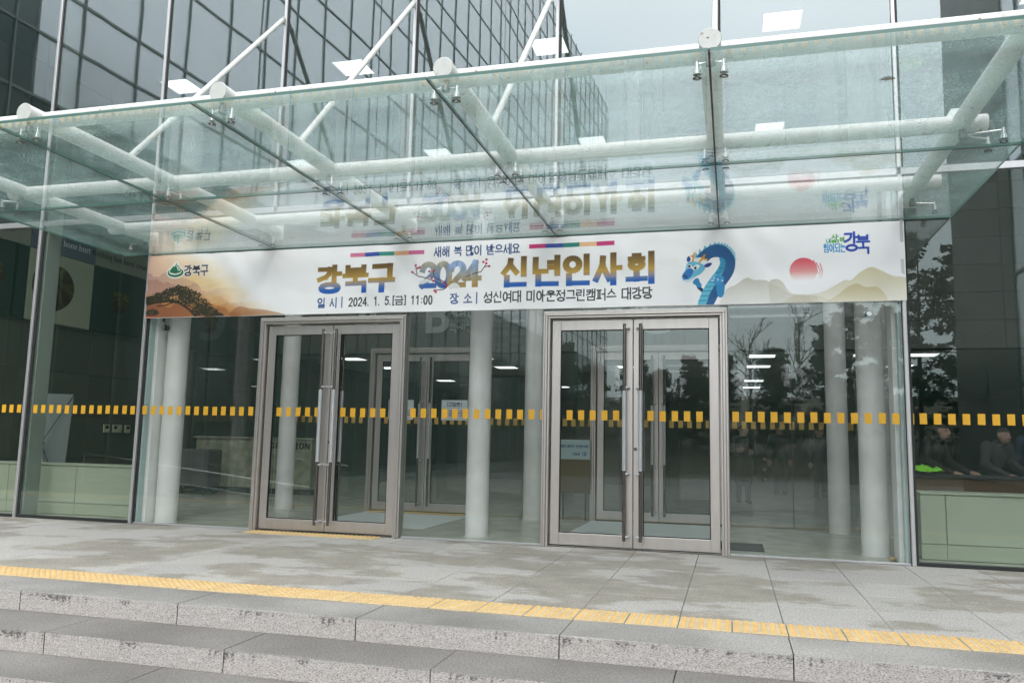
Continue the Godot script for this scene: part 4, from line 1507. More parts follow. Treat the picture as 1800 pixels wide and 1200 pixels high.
func build_lobby_things() -> void:
	# low cabinets along the window
	for q in [[-9.95, -6.80, "pale green low cabinet along the left window beside the porch", [-9.95, -8.95, -7.9, -6.80]], [1.70, 5.2, "pale green low cabinet along the right window under the registration table", [1.70, 1.92, 3.4, 5.2]]]:
		var c := thing("window_cabinet", q[2], "cabinet", Vector3(0, 0, 0), "low cabinets along the windows")
		var core := S()
		cbox(core, Vector3(q[0] + 0.01, 0.002, -0.86), Vector3(q[1] - 0.01, 0.60, -0.505), 0.004)
		mk(core, "carcass", M.cabinet2, c)
		for i in 3:
			var st := S()
			cbox(st, Vector3(q[3][i] + 0.004, 0.15, -0.503), Vector3(q[3][i + 1] - 0.004, 0.595, -0.485), 0.003)
			mk(st, "front_panel", M.cabinet, c)
			var s3 := S()
			cbox(s3, Vector3(q[3][i] + 0.002, 0.006, -0.503), Vector3(q[3][i + 1] - 0.002, 0.143, -0.492), 0.002)
			mk(s3, "plinth", M.cabinet, c)
		var tp := S()
		cbox(tp, Vector3(q[0], 0.602, -0.88), Vector3(q[1], 0.622, -0.478), 0.004)
		mk(tp, "top", M.cabinet, c)
	# marble desk
	var d := thing("reception_desk", "cream marble reception desk in the left of the lobby", "desk", Vector3(-8.45, 0, -5.4))
	var st := S()
	cbox(st, Vector3(-1.2, 0.0, -0.4), Vector3(1.2, 0.10, 0.16), 0.004)
	mk(st, "plinth", M.dark, d)
	for i in 3:
		var s := S()
		cbox(s, Vector3(-1.2 + 0.8 * i + 0.003, 0.10, 0.1), Vector3(-0.4 + 0.8 * i - 0.003, 0.97, 0.2), 0.004)
		mk(s, "front_panel", M.cream_stone, d)
	var s4 := S()
	cbox(s4, Vector3(-1.24, 0.972, -0.42), Vector3(1.24, 1.01, 0.24), 0.006)
	mk(s4, "counter_top", M.cream_stone, d)
	var s5 := S()
	cbox(s5, Vector3(1.10, 0.1, -0.4), Vector3(1.197, 0.97, 0.098), 0.004)
	mk(s5, "end_panel", M.cream_stone, d)
	place("lettering", text_mesh("INFORMATION", 0.11, 0.008), M.dark, d, Vector3(0.62, 0.86, 0.205))
	# grey cart before the desk
	var k := thing("wheeled_cart", "dark grey covered cart standing before the marble desk", "cart", Vector3(-9.15, 0, -4.5))
	var ks := S()
	cbox(ks, Vector3(-0.42, 0.14, -0.22), Vector3(0.42, 0.78, 0.22), 0.03)
	mk(ks, "body", mat("grey cart cover", lin(0.10, 0.105, 0.10), 0.8), k)
	for x in [-0.34, 0.34]:
		for z in [-0.16, 0.16]:
			place("wheel", rod(Vector3(x - 0.015, 0.06, z), Vector3(x + 0.015, 0.06, z), 0.06, 14, 0.005), M.rubber, k)
			place("fork", boxmesh(Vector3(0.02, 0.10, 0.03)), M.steel_dark, k, Vector3(x + 0.028, 0.10, z))
	# big pictures on the left wall
	var dark := mat("dark picture print", lin(0.02, 0.032, 0.028), 0.35)
	var cream := mat("cream picture print", lin(0.30, 0.33, 0.24), 0.35)
	var head_b := mat("slate picture header", lin(0.10, 0.12, 0.16), 0.35)
	var head_g := mat("grey picture header", lin(0.20, 0.22, 0.18), 0.35)
	var labels := ["dark wall picture with a dim apple, nearest the left edge of the photo", "cream wall picture with a big dark red and green apple, by the window post", "dark wall picture with a small red apple on black, left of the banner", "pale wall picture seen past the left column, partly behind it", "dark wall picture with a golden apple, right of the left column"]
	var lines := ["on paradise", "by good bone hurt", "Nothing has been created", "", ""]
	for i in 5:
		var z0 := -0.20 - 1.262 * i
		var p := thing("wall_picture", labels[i], "picture", Vector3(-9.998, 2.66, z0), "apple pictures along the left lobby wall")
		var pal: Material = cream if i in [1, 3] else dark
		var b := S()
		cbox(b, Vector3(0, 0, -1.245), Vector3(0.035, 1.06, 0), 0.003)
		mk(b, "print", pal, p)
		var hd := S()
		cbox(hd, Vector3(0, 1.068, -1.245), Vector3(0.035, 1.48, 0), 0.003)
		mk(hd, "header", head_b if i % 2 == 1 else head_g, p)
		apple_print(p, Vector3(0.0365, 0.56, -0.62 if i != 1 else -0.46), 0.40 if i == 1 else (0.24 if i in [0, 4] else 0.2), i)
		if lines[i] != "":
			var l := place("script_line", text_mesh(lines[i], 0.085, 0.003, false, "Droid Serif"), M.dark if i % 2 == 0 else M.mat_pale, p, Vector3(0.038, 1.26, -0.62))
			l.rotation.y = PI / 2
	# thermostats
	for i in 3:
		var t := thing("wall_control", ["pale square wall control with a dark screen, first of three from the window", "pale double wall control with a dark screen, middle of three", "pale slatted wall switch plate, last of three from the window"][i], "switch", Vector3(-9.998, 1.1, -3.28 - 0.24 * i), "controls on the left lobby wall")
		place("plate", boxmesh(Vector3(0.03, 0.13, 0.12 if i != 1 else 0.2), 0.004), M.cream_stone, t, Vector3(0.015, 0, 0))
		place("screen", boxmesh(Vector3(0.004, 0.05, 0.07)), M.dark, t, Vector3(0.033, 0.02, 0.0 if i != 1 else 0.05))
	# X banner stands by the left window, seen from behind
	for i in 1:
		var x := thing("banner_stand", ["pale X banner stand seen from behind, by the far left window post"][i], "banner stand", Vector3(-9.35 + 1.05 * i, 0, -1.42), "", 0.35)
		var sh := S()
		quad(sh, Vector3(-0.30, 0.12, 0.05), Vector3(0.30, 0.12, 0.05), Vector3(0.30, 1.56, -0.08), Vector3(-0.30, 1.56, -0.08), Vector3(0, 0, 1))
		quad(sh, Vector3(-0.30, 0.12, 0.047), Vector3(0.30, 0.12, 0.047), Vector3(0.30, 1.56, -0.083), Vector3(-0.30, 1.56, -0.083), Vector3(0, 0, -1))
		mk(sh, "sheet", mat("pale banner sheet", lin(0.13, 0.16, 0.15), 0.7), x)
		var hub := Vector3(0, 0.86, 0.12)
		for e in [Vector3(-0.30, 1.55, -0.078), Vector3(0.30, 1.55, -0.078), Vector3(-0.30, 0.13, 0.052), Vector3(0.30, 0.13, 0.052)]:
			place("pole", rod(hub, e, 0.006, 8), M.dark, x)
		place("hub", rod(hub + Vector3(0, 0, -0.03), hub + Vector3(0, 0, 0.03), 0.035, 14, 0.006), M.dark, x)
		for e in [Vector3(-0.22, 0.003, 0.30), Vector3(0.22, 0.003, 0.30), Vector3(0, 0.003, -0.1)]:
			place("foot", rod(hub, e, 0.006, 8), M.grip, x)
	# paper notices on the inner door
	var paper := mat("notice paper", lin(0.62, 0.70, 0.72), 0.7)
	var blue := mat("notice blue ink", lin(0.03, 0.06, 0.25), 0.7)
	var redk := mat("notice red ink", lin(0.35, 0.03, 0.04), 0.7)
	for q in [[-3.985, 0], [-4.80, 1]]:
		var nt := thing("paper_notice", ["white paper notice headed in blue on the inner door, fully in view between the doors", "white paper notice on the inner left door, cut off by the steel stile"][q[1]], "notice", Vector3(q[0], 1.30, -2.9), "notices on the inner door")
		var sh := S()
		cbox(sh, Vector3(0, 0, -0.0185), Vector3(0.39, 0.285, -0.0165))
		mk(sh, "sheet", paper, nt)
		stroke_letters("heading", "[고정문]", 0.22, 0.055, 0.0045, blue, nt, Vector3(0.085, 0.195, -0.0158))
		for r in 3:
			for s in 4:
				var ln := S()
				cbox(ln, Vector3(0.03 + 0.085 * s, 0.125 - 0.032 * r, -0.0164), Vector3(0.03 + 0.085 * s + 0.05 + 0.02 * ((s + r) % 2), 0.138 - 0.032 * r, -0.0158))
				mk(ln, "print_line", redk if (s + r) % 2 else blue, nt)
	# sign with the landscape by the right inner door
	var sg := thing("direction_sign", "pale printed sign board with a round arrow behind the right door", "sign", Vector3(-2.24, 0.0, -2.78))
	var b1 := S()
	cbox(b1, Vector3(0, 0.80, -0.01), Vector3(0.42, 1.06, 0.01), 0.002)
	mk(b1, "upper_print", mat("pale sign print", lin(0.34, 0.46, 0.46), 0.5), sg)
	var b2 := S()
	cbox(b2, Vector3(0, 0.36, -0.01), Vector3(0.42, 0.799, 0.01), 0.002)
	mk(b2, "lower_print", mat("brown sign print", lin(0.10, 0.075, 0.03), 0.5), sg)
	for x in [0.06, 0.36]:
		place("leg", rod(Vector3(x, 0.002, -0.02), Vector3(x, 0.98, -0.02), 0.009, 8), M.dark, sg)
	stroke_letters("title", "2024 강북구 신년인사회", 0.38, 0.036, 0.003, blue, sg, Vector3(0.02, 0.955, 0.011))
	stroke_letters("subtitle", "대강당", 0.10, 0.03, 0.0025, blue, sg, Vector3(0.19, 0.855, 0.011))
	var ar := S()
	tube(ar, [Vector3(0.345, 0.872, 0.0105), Vector3(0.345, 0.872, 0.012)], [0.026, 0.026], 20)
	mk(ar, "arrow_disc", blue, sg)
	var av := S()
	tri(av, Vector3(0.330, 0.888, 0.0125), Vector3(0.330, 0.856, 0.0125), Vector3(0.364, 0.872, 0.0125), Vector3.BACK)
	mk(av, "arrow", M.mat_pale, sg)
	# mats
	for q in [[Vector3(-4.95, 0, -2.80), Vector3(-3.42, 0.008, -0.85), M.mat_pale, "pale wide mat behind the left door"], [Vector3(-1.80, 0, -2.80), Vector3(-0.05, 0.008, -1.25), M.mat_pale, "pale wide mat before the right inner door"], [Vector3(-1.84, 0, -1.05), Vector3(0.30, 0.010, -0.42), M.mat_dark, "charcoal mat just inside the right door, its corner curled"]]:
		var o := S()
		cbox(o, q[0] + Vector3(0, 0.002, 0), q[1], 0.003)
		tag(mk(o, "door_mat", q[2], self), q[3], "mat", "mats inside the porch")
	var strip := tactile_mesh(0.296, 0.15, M.yellow2)
	for i in 5:
		var o := place("tactile_tile", strip, null, self, Vector3(-4.92 + 0.3 * (i + 0.5), 0.0145, -2.66))
		tag(o, "small yellow tactile tile, %s of five before the left inner door" % ["leftmost", "second", "third", "fourth", "rightmost"][i], "tile", "tactile tiles inside the porch")
	# letters on the bulkhead
	var pale := mat("pale wall lettering", lin(0.66, 0.72, 0.66), 0.6)
	var sets := [["A", -7.75, ["돌담동"]], ["B", -6.13, ["대학본부", "행정사무실", "학생회실"]], ["C", -1.5, []], ["D", 1.15, []]]
	for q in sets.slice(0, 3):
		var w := thing("wall_letter", "big pale letter %s with small lines on the granite over the inner lobby" % q[0], "lettering", Vector3(q[1], 3.25, -8.298))
		var tm := text_mesh(q[0], 0.76 if q[0] != "C" else 0.95, 0.012)
		place("letter", tm, pale, w, Vector3(0, 0.43, 0.006))
		for i in q[2].size():
			stroke_letters("small_line", q[2][i], 0.19 * q[2][i].length(), 0.2, 0.012, pale, w, Vector3(0.30, 0.60 - 0.27 * i + 0.0, 0.006))
	# registration table with a neon vest
	var t := thing("registration_table", "dark covered registration table behind the right window", "table", Vector3(2.55, 0, -1.95))
	var ts := S()
	cbox(ts, Vector3(-0.75, 0.72, -0.3), Vector3(1.3, 0.75, 0.3), 0.006)
	mk(ts, "table_top", M.dark, t)
	for x in [-0.7, 1.25]:
		for z in [-0.26, 0.26]:
			place("leg", rod(Vector3(x, 0.002, z), Vector3(x, 0.72, z), 0.015, 10), M.steel_dark, t)
	var sk := S()
	cbox(sk, Vector3(-0.74, 0.30, 0.268), Vector3(1.29, 0.718, 0.276))
	mk(sk, "cloth_front", mat("brown table board", lin(0.10, 0.06, 0.03), 0.6), t)
	var v := S()
	var vn := FastNoiseLite.new()
	vn.seed = 9
	vn.frequency = 7.0
	var vp := func(i: int, j: int) -> Vector3:
		var x := (i / 14.0 - 0.5) * 0.36
		var z := (j / 10.0 - 0.5) * 0.26
		var e := 1.0 - pow(maxf(absf(x) / 0.2, absf(z) / 0.15), 3.0)
		return Vector3(x + 0.02 * vn.get_noise_2d(z * 2.0, x), 0.012 + maxf(0.0, e) * (0.07 + 0.07 * vn.get_noise_2d(x, z)), z)
	for i in 14:
		for j in 10:
			quad(v, vp.call(i, j), vp.call(i + 1, j), vp.call(i + 1, j + 1), vp.call(i, j + 1), Vector3.UP)
	tag(mk(v, "safety_vest", mat("neon green cloth", lin(0.20, 0.62, 0.03), 0.7), self, Vector3(2.02, 0.752, -1.82)), "crumpled neon green vest lying on the registration table", "vest")
	# far glass doors and dark partitions deep in the lobby
	for q in [[-6.4, -14.0, "dark partition deep in the lobby behind the left door"], [-2.8, -13.0, "dark partition deep in the lobby between the doors"], [3.6, -15.0, "dark partition deep in the lobby behind the right column"]]:
		var pw := S()
		cbox(pw, Vector3(q[0] - 1.1, 0.0, q[1] - 0.1), Vector3(q[0] + 1.1, 2.875, q[1]), 0.005)
		tag(mk(pw, "lobby_partition", M.back, self), q[2], "partition", "dark partitions in the lobby")

# a printed apple: a shaped disc a few millimetres thick lying on the picture
func apple_print(p: Node, at: Vector3, r: float, i: int) -> void:
	var img := Image.create(96, 96, false, Image.FORMAT_RGB8)
	var n := FastNoiseLite.new()
	n.seed = 30 + i
	n.frequency = 0.05
	for y in 96:
		for x in 96:
			var a := atan2(y - 30.0, x - 48.0)
			var streak := n.get_noise_2d(a * 40.0, Vector2(x - 48, y - 30).length() * 0.3)
			var g := clampf(0.5 + streak * 1.2 + (0.4 - y / 96.0), 0, 1)
			img.set_pixel(x, y, Color(0.20, 0.07, 0.05).lerp(Color(0.34, 0.36, 0.10), g))
	var m := mat("apple print", Color(1, 1, 1), 0.4)
	m.albedo_texture = tex(img)
	var st := S()
	var pts := []
	for k in 28:
		var a := TAU * k / 28.0 + PI / 2
		var rr := r * (1.0 - 0.14 * pow(maxf(0.0, sin(a)), 10.0) + 0.03 * cos(3.0 * a))
		pts.append(Vector3(0, sin(a) * rr * 0.96, -cos(a) * rr))
	for k in 28:
		var a: Vector3 = pts[k]
		var b: Vector3 = pts[(k + 1) % 28]
		var o := [[Vector3.ZERO, Vector2(0.5, 0.5)], [a, Vector2(0.5 - a.z / r * 0.48, 0.5 - a.y / r * 0.48)], [b, Vector2(0.5 - b.z / r * 0.48, 0.5 - b.y / r * 0.48)]]
		if (b - Vector3.ZERO).cross(a).x < 0.0: o = [o[0], o[2], o[1]]
		for q in o:
			st.set_normal(Vector3.RIGHT)
			st.set_uv(q[1])
			st.add_vertex(q[0])
	mk(st, "apple", m, p, at)

# ------------------------------------------------------------------ people
func person(label: String, at: Vector3, turn: float, h: float, pose: String, top: Color, legs: Color, hair: Color, coat := false, group := "") -> void:
	var skin := Color(0.30, 0.19, 0.14)
	var shoe := Color(0.02, 0.02, 0.02)
	var B := []  # a, ra, b, rb, colour
	var lean := 0.0
	if pose == "lean": lean = 0.38
	var up := func(x: float, y: float, z: float) -> Vector3:
		var p := Vector3(x, y - 0.53, z)
		p = p.rotated(Vector3.RIGHT, lean)
		return p + Vector3(0, 0.53, 0)
	var pelvis := Vector3(0, 0.53, 0)
	var chest: Vector3 = up.call(0, 0.73, 0)
	var neck: Vector3 = up.call(0, 0.835, 0.0)
	var head: Vector3 = up.call(0, 0.918, 0.016 if lean == 0.0 else 0.035)
	B.append([pelvis, 0.078, chest, 0.092, top])
	B.append([up.call(-0.045, 0.74, 0), 0.07, up.call(0.045, 0.74, 0), 0.07, top])
	B.append([chest, 0.07, neck, 0.034, top])
	B.append([neck, 0.031, head + Vector3(0, -0.03, 0), 0.032, skin])
	B.append([head + Vector3(0, 0.012, -0.008), 0.056, head + Vector3(0, -0.028, 0.012), 0.044, skin])
	B.append([head + Vector3(0, -0.005, 0.058), 0.008, head + Vector3(0, -0.014, 0.064), 0.010, skin])
	for s in [-1.0, 1.0]:
		B.append([head + Vector3(s * 0.056, -0.008, -0.004), 0.010, head + Vector3(s * 0.057, 0.008, -0.006), 0.010, skin])
		var hip := Vector3(s * 0.052, 0.52, 0)
		var knee := Vector3(s * 0.056, 0.285, 0.012)
		var ankle := Vector3(s * 0.058, 0.05, -0.008)
		B.append([hip, 0.068, knee, 0.046, legs])
		B.append([knee, 0.045, ankle, 0.030, legs])
		B.append([ankle + Vector3(0, -0.022, -0.015), 0.026, ankle + Vector3(s * 0.008, -0.03, 0.085), 0.020, shoe])
		var sh: Vector3 = up.call(s * 0.108, 0.80, 0)
		var el: Vector3
		var wr: Vector3
		var hd: Vector3
		if pose == "folded":
			el = up.call(s * 0.140, 0.635, 0.03)
			wr = up.call(-s * 0.010, 0.650 + 0.012 * s, 0.115)
			hd = up.call(-s * 0.060, 0.655 + 0.012 * s, 0.110)
		elif pose == "lean":
			el = up.call(s * 0.150, 0.66, 0.07)
			wr = Vector3(s * 0.12, 0.53, 0.33)
			hd = Vector3(s * 0.11, 0.515, 0.385)
		else:
			el = up.call(s * 0.145, 0.635, -0.015)
			wr = up.call(s * 0.150, 0.495, 0.03)
			hd = up.call(s * 0.148, 0.445, 0.045)
		B.append([sh, 0.048, el, 0.036, top])
		B.append([el, 0.035, wr, 0.026, top])
		B.append([wr, 0.021, hd, 0.020, skin])
		var fwd := (hd - wr).normalized()
		var across := fwd.cross(Vector3(0, 0, 1)).normalized() if absf(fwd.z) < 0.8 else Vector3(1, 0, 0)
		for f in 4:
			var r0 := hd + across * (f - 1.5) * 0.0085
			B.append([r0, 0.0065, r0 + fwd * (0.034 - 0.004 * absf(f - 1.3)) + Vector3(0, -0.004, 0.004), 0.005, skin])
		B.append([wr + fwd * 0.02, 0.007, hd + across * 0.026 * s + fwd * 0.006, 0.006, skin])
	if coat:
		B.append([pelvis + Vector3(0, 0.02, 0), 0.092, Vector3(0, 0.34, 0.0), 0.105, top])
	# distance field, joined with an exponential smooth minimum
	var cell := 0.0125
	var lo := Vector3(-0.24, -0.01, -0.18)
	var hi := Vector3(0.24, 1.0, 0.44)
	var n := Vector3i(((hi - lo) / cell).ceil())
	var sum := PackedFloat32Array()
	sum.resize(n.x * n.y * n.z)
	var K := 90.0
	for b in B:
		var a0: Vector3 = b[0]
		var b0: Vector3 = b[2]
		var pad: float = maxf(b[1], b[3]) + 0.035
		var l := Vector3i(((a0.min(b0) - Vector3.ONE * pad - lo) / cell).floor()).max(Vector3i.ZERO)
		var u := Vector3i(((a0.max(b0) + Vector3.ONE * pad - lo) / cell).ceil()).min(n - Vector3i.ONE)
		var ab := b0 - a0
		var q := 1.0 / maxf(ab.length_squared(), 1e-9)
		var ra: float = b[1]
		var dr: float = b[3] - b[1]
		for z in range(l.z, u.z + 1):
			for y in range(l.y, u.y + 1):
				var base := (z * n.y + y) * n.x
				for x in range(l.x, u.x + 1):
					var p := lo + Vector3(x, y, z) * cell - a0
					var t := clampf(p.dot(ab) * q, 0.0, 1.0)
					var d := (p - ab * t).length() - ra - dr * t
					if d < 0.035: sum[base + x] += exp(-K * d)
	# surface nets: one vertex in each crossed cell, one quad round each crossed edge
	var at_cell := {}
	var verts := []
	var cols := []
	var st := S()
	for z in n.z - 1:
		for y in n.y - 1:
			for x in n.x - 1:
				var i0 := (z * n.y + y) * n.x + x
				var mask := 0
				var vals := [sum[i0], sum[i0 + 1], sum[i0 + n.x], sum[i0 + n.x + 1], sum[i0 + n.x * n.y], sum[i0 + n.x * n.y + 1], sum[i0 + n.x * n.y + n.x], sum[i0 + n.x * n.y + n.x + 1]]
				var inside := 0
				for v in vals:
					if v > 1.0: inside += 1
				if inside == 0 or inside == 8: continue
				var c := Vector3.ZERO
				var m := 0
				for e in [[0, 1], [2, 3], [4, 5], [6, 7], [0, 2], [1, 3], [4, 6], [5, 7], [0, 4], [1, 5], [2, 6], [3, 7]]:
					var fa: float = vals[e[0]]
					var fb: float = vals[e[1]]
					if (fa > 1.0) == (fb > 1.0): continue
					var la := -log(maxf(fa, 0.03))
					var lb := -log(maxf(fb, 0.03))
					var t := la / (la - lb)
					var pa := Vector3(e[0] & 1, (e[0] >> 1) & 1, e[0] >> 2)
					var pb := Vector3(e[1] & 1, (e[1] >> 1) & 1, e[1] >> 2)
					c += pa.lerp(pb, t)
					m += 1
				var p := lo + (Vector3(x, y, z) + c / m) * cell
				at_cell[i0] = verts.size()
				verts.append(p)
				var best := 1e9
				var col := top
				for b in B:
					var ab: Vector3 = b[2] - b[0]
					var t := clampf((p - b[0]).dot(ab) / maxf(ab.length_squared(), 1e-9), 0, 1)
					var d: float = (p - b[0] - ab * t).length() - lerpf(b[1], b[3], t)
					if d < best:
						best = d
						col = b[4]
				if (p - head).length() < 0.09:
					var rel := p - head
					if rel.y > 0.024 or rel.z < 0.004 and rel.y > -0.075: col = hair
					elif absf(rel.y - 0.002) < 0.005 and absf(absf(rel.x) - 0.022) < 0.008 and rel.z > 0.02: col = Color(0.10, 0.06, 0.05)
					elif absf(rel.y + 0.034) < 0.006 and absf(rel.x) < 0.016 and rel.z > 0.02: col = Color(0.28, 0.10, 0.09)
				cols.append(col)
	var nrm := []
	nrm.resize(verts.size())
	nrm.fill(Vector3.ZERO)
	var faces := []
	var step := [1, n.x, n.x * n.y]
	for i0 in at_cell:
		for ax in 3:
			var u: int = step[(ax + 1) % 3]
			var v: int = step[(ax + 2) % 3]
			var inside: bool = sum[i0] > 1.0
			if inside == (sum[i0 + step[ax]] > 1.0): continue
			if not (at_cell.has(i0 - u) and at_cell.has(i0 - v) and at_cell.has(i0 - u - v)): continue
			var q := [at_cell[i0], at_cell[i0 - u], at_cell[i0 - u - v], at_cell[i0 - v]]
			if not inside: q = [q[3], q[2], q[1], q[0]]
			for f in [[q[0], q[1], q[2]], [q[0], q[2], q[3]]]:
				faces.append(f)
				var fn: Vector3 = (verts[f[2]] - verts[f[0]]).cross(verts[f[1]] - verts[f[0]])
				for w in f: nrm[w] += fn
	# outward check
	var flip := 1.0
	var top_i := 0
	for i in verts.size():
		if verts[i].y > verts[top_i].y: top_i = i
	if nrm[top_i].y < 0.0: flip = -1.0
	for f in faces:
		var o: Array = f if flip > 0.0 else [f[0], f[2], f[1]]
		for w in o:
			st.set_normal((nrm[w] * flip).normalized())
			st.set_color(cols[w])
			st.add_vertex(verts[w] * h)
	if not M.has("person"):
		M.person = mat("clothes and skin", Color(1, 1, 1), 0.75)
		M.person.vertex_color_use_as_albedo = true
	var o := mk(st, "person", M.person, self, at)
	o.rotation.y = turn
	tag(o, label, "person", group)

func build_people() -> void:
	var blk := Color(0.012, 0.012, 0.014)
	var hairc := Color(0.015, 0.012, 0.01)
	person("person in black standing with folded arms beside the right door frame", Vector3(0.20, 0, -7.6), 0.25, 1.44, "folded", blk, Color(0.02, 0.02, 0.025), hairc, true)
	person("person in a dark suit standing inside, second from the right door frame", Vector3(1.02, 0, -10.9), -0.1, 1.55, "side", Color(0.022, 0.022, 0.026), Color(0.015, 0.015, 0.018), hairc)
	person("person in a dark jacket with a pale collar standing left of the inner right column", Vector3(1.78, 0, -10.4), 0.3, 1.48, "side", Color(0.03, 0.03, 0.04), Color(0.02, 0.02, 0.03), hairc)
	person("person in a black coat bending over the registration table behind the green vest", Vector3(2.28, 0, -3.0), 0.75, 1.42, "lean", Color(0.010, 0.010, 0.010), blk, hairc, true)
	person("person in a charcoal vest bending over the registration table, second from the porch edge", Vector3(3.02, 0, -3.15), 0.5, 1.38, "lean", Color(0.03, 0.03, 0.028), blk, hairc)
	person("person in a dark blue jacket with the back turned, right of the table", Vector3(3.62, 0, -3.4), 2.5, 1.45, "side", Color(0.010, 0.018, 0.04), blk, hairc)

# ------------------------------------------------------------------ what the glass mirrors: wings, trees, rail behind the camera
func build_surroundings() -> void:
	# tall glass wing to the left, seen only in the reflection
	var w := thing("glass_wing", "tall glazed wing with a dark grid, mirrored in the upper left glass", "building", Vector3(-14.0, 0, 2.6), "", deg_to_rad(3.0))
	var core := S()
	cbox(core, Vector3(-8, -0.6, 0), Vector3(-0.1, 32.2, 62), 0.02)
	mk(core, "wall", M.tower_bar, w)
	var bands := [[0.0, 7.9, true], [7.98, 9.3, false], [9.38, 10.42, false]]  # wing out of view; lower band dark to deepen the mirrored lower glass
	var lines := [7.94, 9.34]
	var y := 10.5
	while y < 31.0:
		bands.append([y, y + 2.0, false])
		bands.append([y + 2.06, y + 4.1, false])
		lines.append(y + 2.03)
		bands.append([y + 4.18, y + 5.25, false])
		lines.append(y - 0.04)
		lines.append(y + 4.14)
		y += 5.35
	for band in bands:
		for seg in 9:
			var za := 0.15 if seg == 0 else 2.3 + (seg - 1) * 7.4
			var zb := 2.2 if seg == 0 else za + 7.3
			var st := S()
			cbox(st, Vector3(-0.1 + 0.002, band[0], za), Vector3(-0.02, band[1], zb))
			mk(st, "glass_band", M.tower_dark if seg == 0 or band[2] else M.tower_glass, w)
	var bar := boxmesh(Vector3(0.05, 32.2, 0.042))
	for k in 38:
		place("mullion", bar, M.tower_bar, w, Vector3(0.0, 16.1, 0.1 + 1.63 * k))
	for yy in lines:
		var st := S()
		cbox(st, Vector3(-0.02 + 0.003, yy - 0.03, 0.0), Vector3(0.012, yy + 0.03, 61.8))
		mk(st, "transom", M.tower_bar, w)
	# granite and glass wing to the right
	var g := thing("granite_wing", "granite-clad wing with a glazed part, mirrored in the right-hand glass", "building", Vector3(9.3, 0, 0))
	var gc := S()
	cbox(gc, Vector3(0.06, -0.6, 1.0), Vector3(8, 22, 30.0), 0.02)
	mk(gc, "wall", M.dark, g)
	var gs: StandardMaterial3D = M.plaza.duplicate()
	gs.albedo_color = lin(0.25, 0.25, 0.245)
	var gs2: StandardMaterial3D = M.plaza.duplicate()
	gs2.albedo_color = lin(0.31, 0.31, 0.30)
	var pm := boxmesh(Vector3(0.05, 1.09, 1.47), 0.004)
	for j in 20:
		for k in 5:
			place("stone_panel", pm, gs if (j * 3 + k * 5) % 7 < 4 else gs2, g, Vector3(0.02, -0.05 + 1.1 * (j + 0.5), 22.6 + 1.48 * (k + 0.5)))
	for j in 6:
		for k in 7:
			var st := S()
			cbox(st, Vector3(0.02, -0.4 + 3.7 * j + 0.06, 1.1 + 3.05 * k + 0.06), Vector3(0.05, -0.4 + 3.7 * (j + 1) - 0.06, 1.1 + 3.05 * (k + 1) - 0.06))
			mk(st, "window", M.tower_glass, g)
	for k in 15:
		place("mullion", boxmesh(Vector3(0.08, 22.2, 0.08)), M.tower_bar, g, Vector3(0.0, 10.9, 1.1 + 1.525 * k))
	for j in 7:
		place("transom", boxmesh(Vector3(0.06, 0.1, 21.3)), M.tower_bar, g, Vector3(0.0, -0.4 + 3.7 * j, 11.75))
	var ll := place("letter", text_mesh("C", 1.3, 0.05), M.tower_bar, g, Vector3(-0.03, 3.6, 26.2))
	ll.rotation.y = -PI / 2
	# dry bank and wooded hill with trees, out of view, darkening the mirrored skyline
	var bank := S()
	var bn := FastNoiseLite.new()
	bn.seed = 4
	bn.frequency = 0.12
	var bp := func(i: int, j: int) -> Vector3:
		var x := -60.0 + i * 2.0
		var z := 34.0 + j * 4.0
		return Vector3(x, -0.62 + minf(j, 2.0) * 0.42 + maxf(0.0, j - 2) * 0.55 + 0.25 * bn.get_noise_2d(x, z) * (1.0 if j > 0 else 0.0), z)
	for i in 60:
		for j in 14:
			quad(bank, bp.call(i, j), bp.call(i + 1, j), bp.call(i + 1, j + 1), bp.call(i, j + 1), Vector3.UP)
	var dry := mat("dry winter grass and woods", lin(0.085, 0.066, 0.04), 0.95)
	dry.albedo_texture = noise_tex(19, 0.05, 5, Color(0.5, 0.5, 0.5), Color(1, 1, 1), 256)
	dry.uv1_triplanar = true
	dry.uv1_world_triplanar = true
	dry.uv1_scale = Vector3(0.3, 0.3, 0.3)
	tag(mk(bank, "hill", dry, self), "", "", "", "structure")
	var spots := [[-26, 50, 8.0, "pine"], [-21.5, 47, 7.5, "pine"], [-17.5, 50, 7.0, "bare"], [-14.5, 46, 6.5, "pine"], [-11.5, 49, 7.0, "pine"], [-9.0, 46, 5.5, "pine"], [-6.6, 49, 6.0, "pine"], [-4.4, 45, 5.2, "pine"], [-2.4, 48, 6.0, "pine"], [-0.6, 45, 6.2, "pine"], [1.2, 47, 7.6, "bare"], [2.6, 44, 6.6, "pine"], [4.2, 48, 8.8, "bare"], [5.6, 45, 8.0, "pine"], [7.4, 48, 10.0, "pine"], [9.2, 45, 9.0, "pine"], [11.3, 47, 14.0, "pine"], [13.2, 45, 13.0, "pine"], [15.6, 48, 12.0, "pine"]]
	var n := 0
	for q in spots:
		n += 1
		tree(q[0], q[1], q[2], q[3], n)
	# stainless hand rail of the ramp at the left, outside the frame
	var hr := thing("hand_rail", "stainless hand rail along the ramp, mirrored low in the left glass", "hand rail", Vector3(0, 0, 0))
	for q in [[0.72, 0.022], [0.42, 0.012], [0.2, 0.012]]:
		var st := S()
		tube(st, [Vector3(-16, q[0] - 0.1, 5.6), Vector3(-12.4, q[0] - 0.1, 5.6), Vector3(-7.6, q[0] - 0.62, 5.75)], [q[1], q[1], q[1]], 12)
		mk(st, "rail", M.steel_bright, hr)
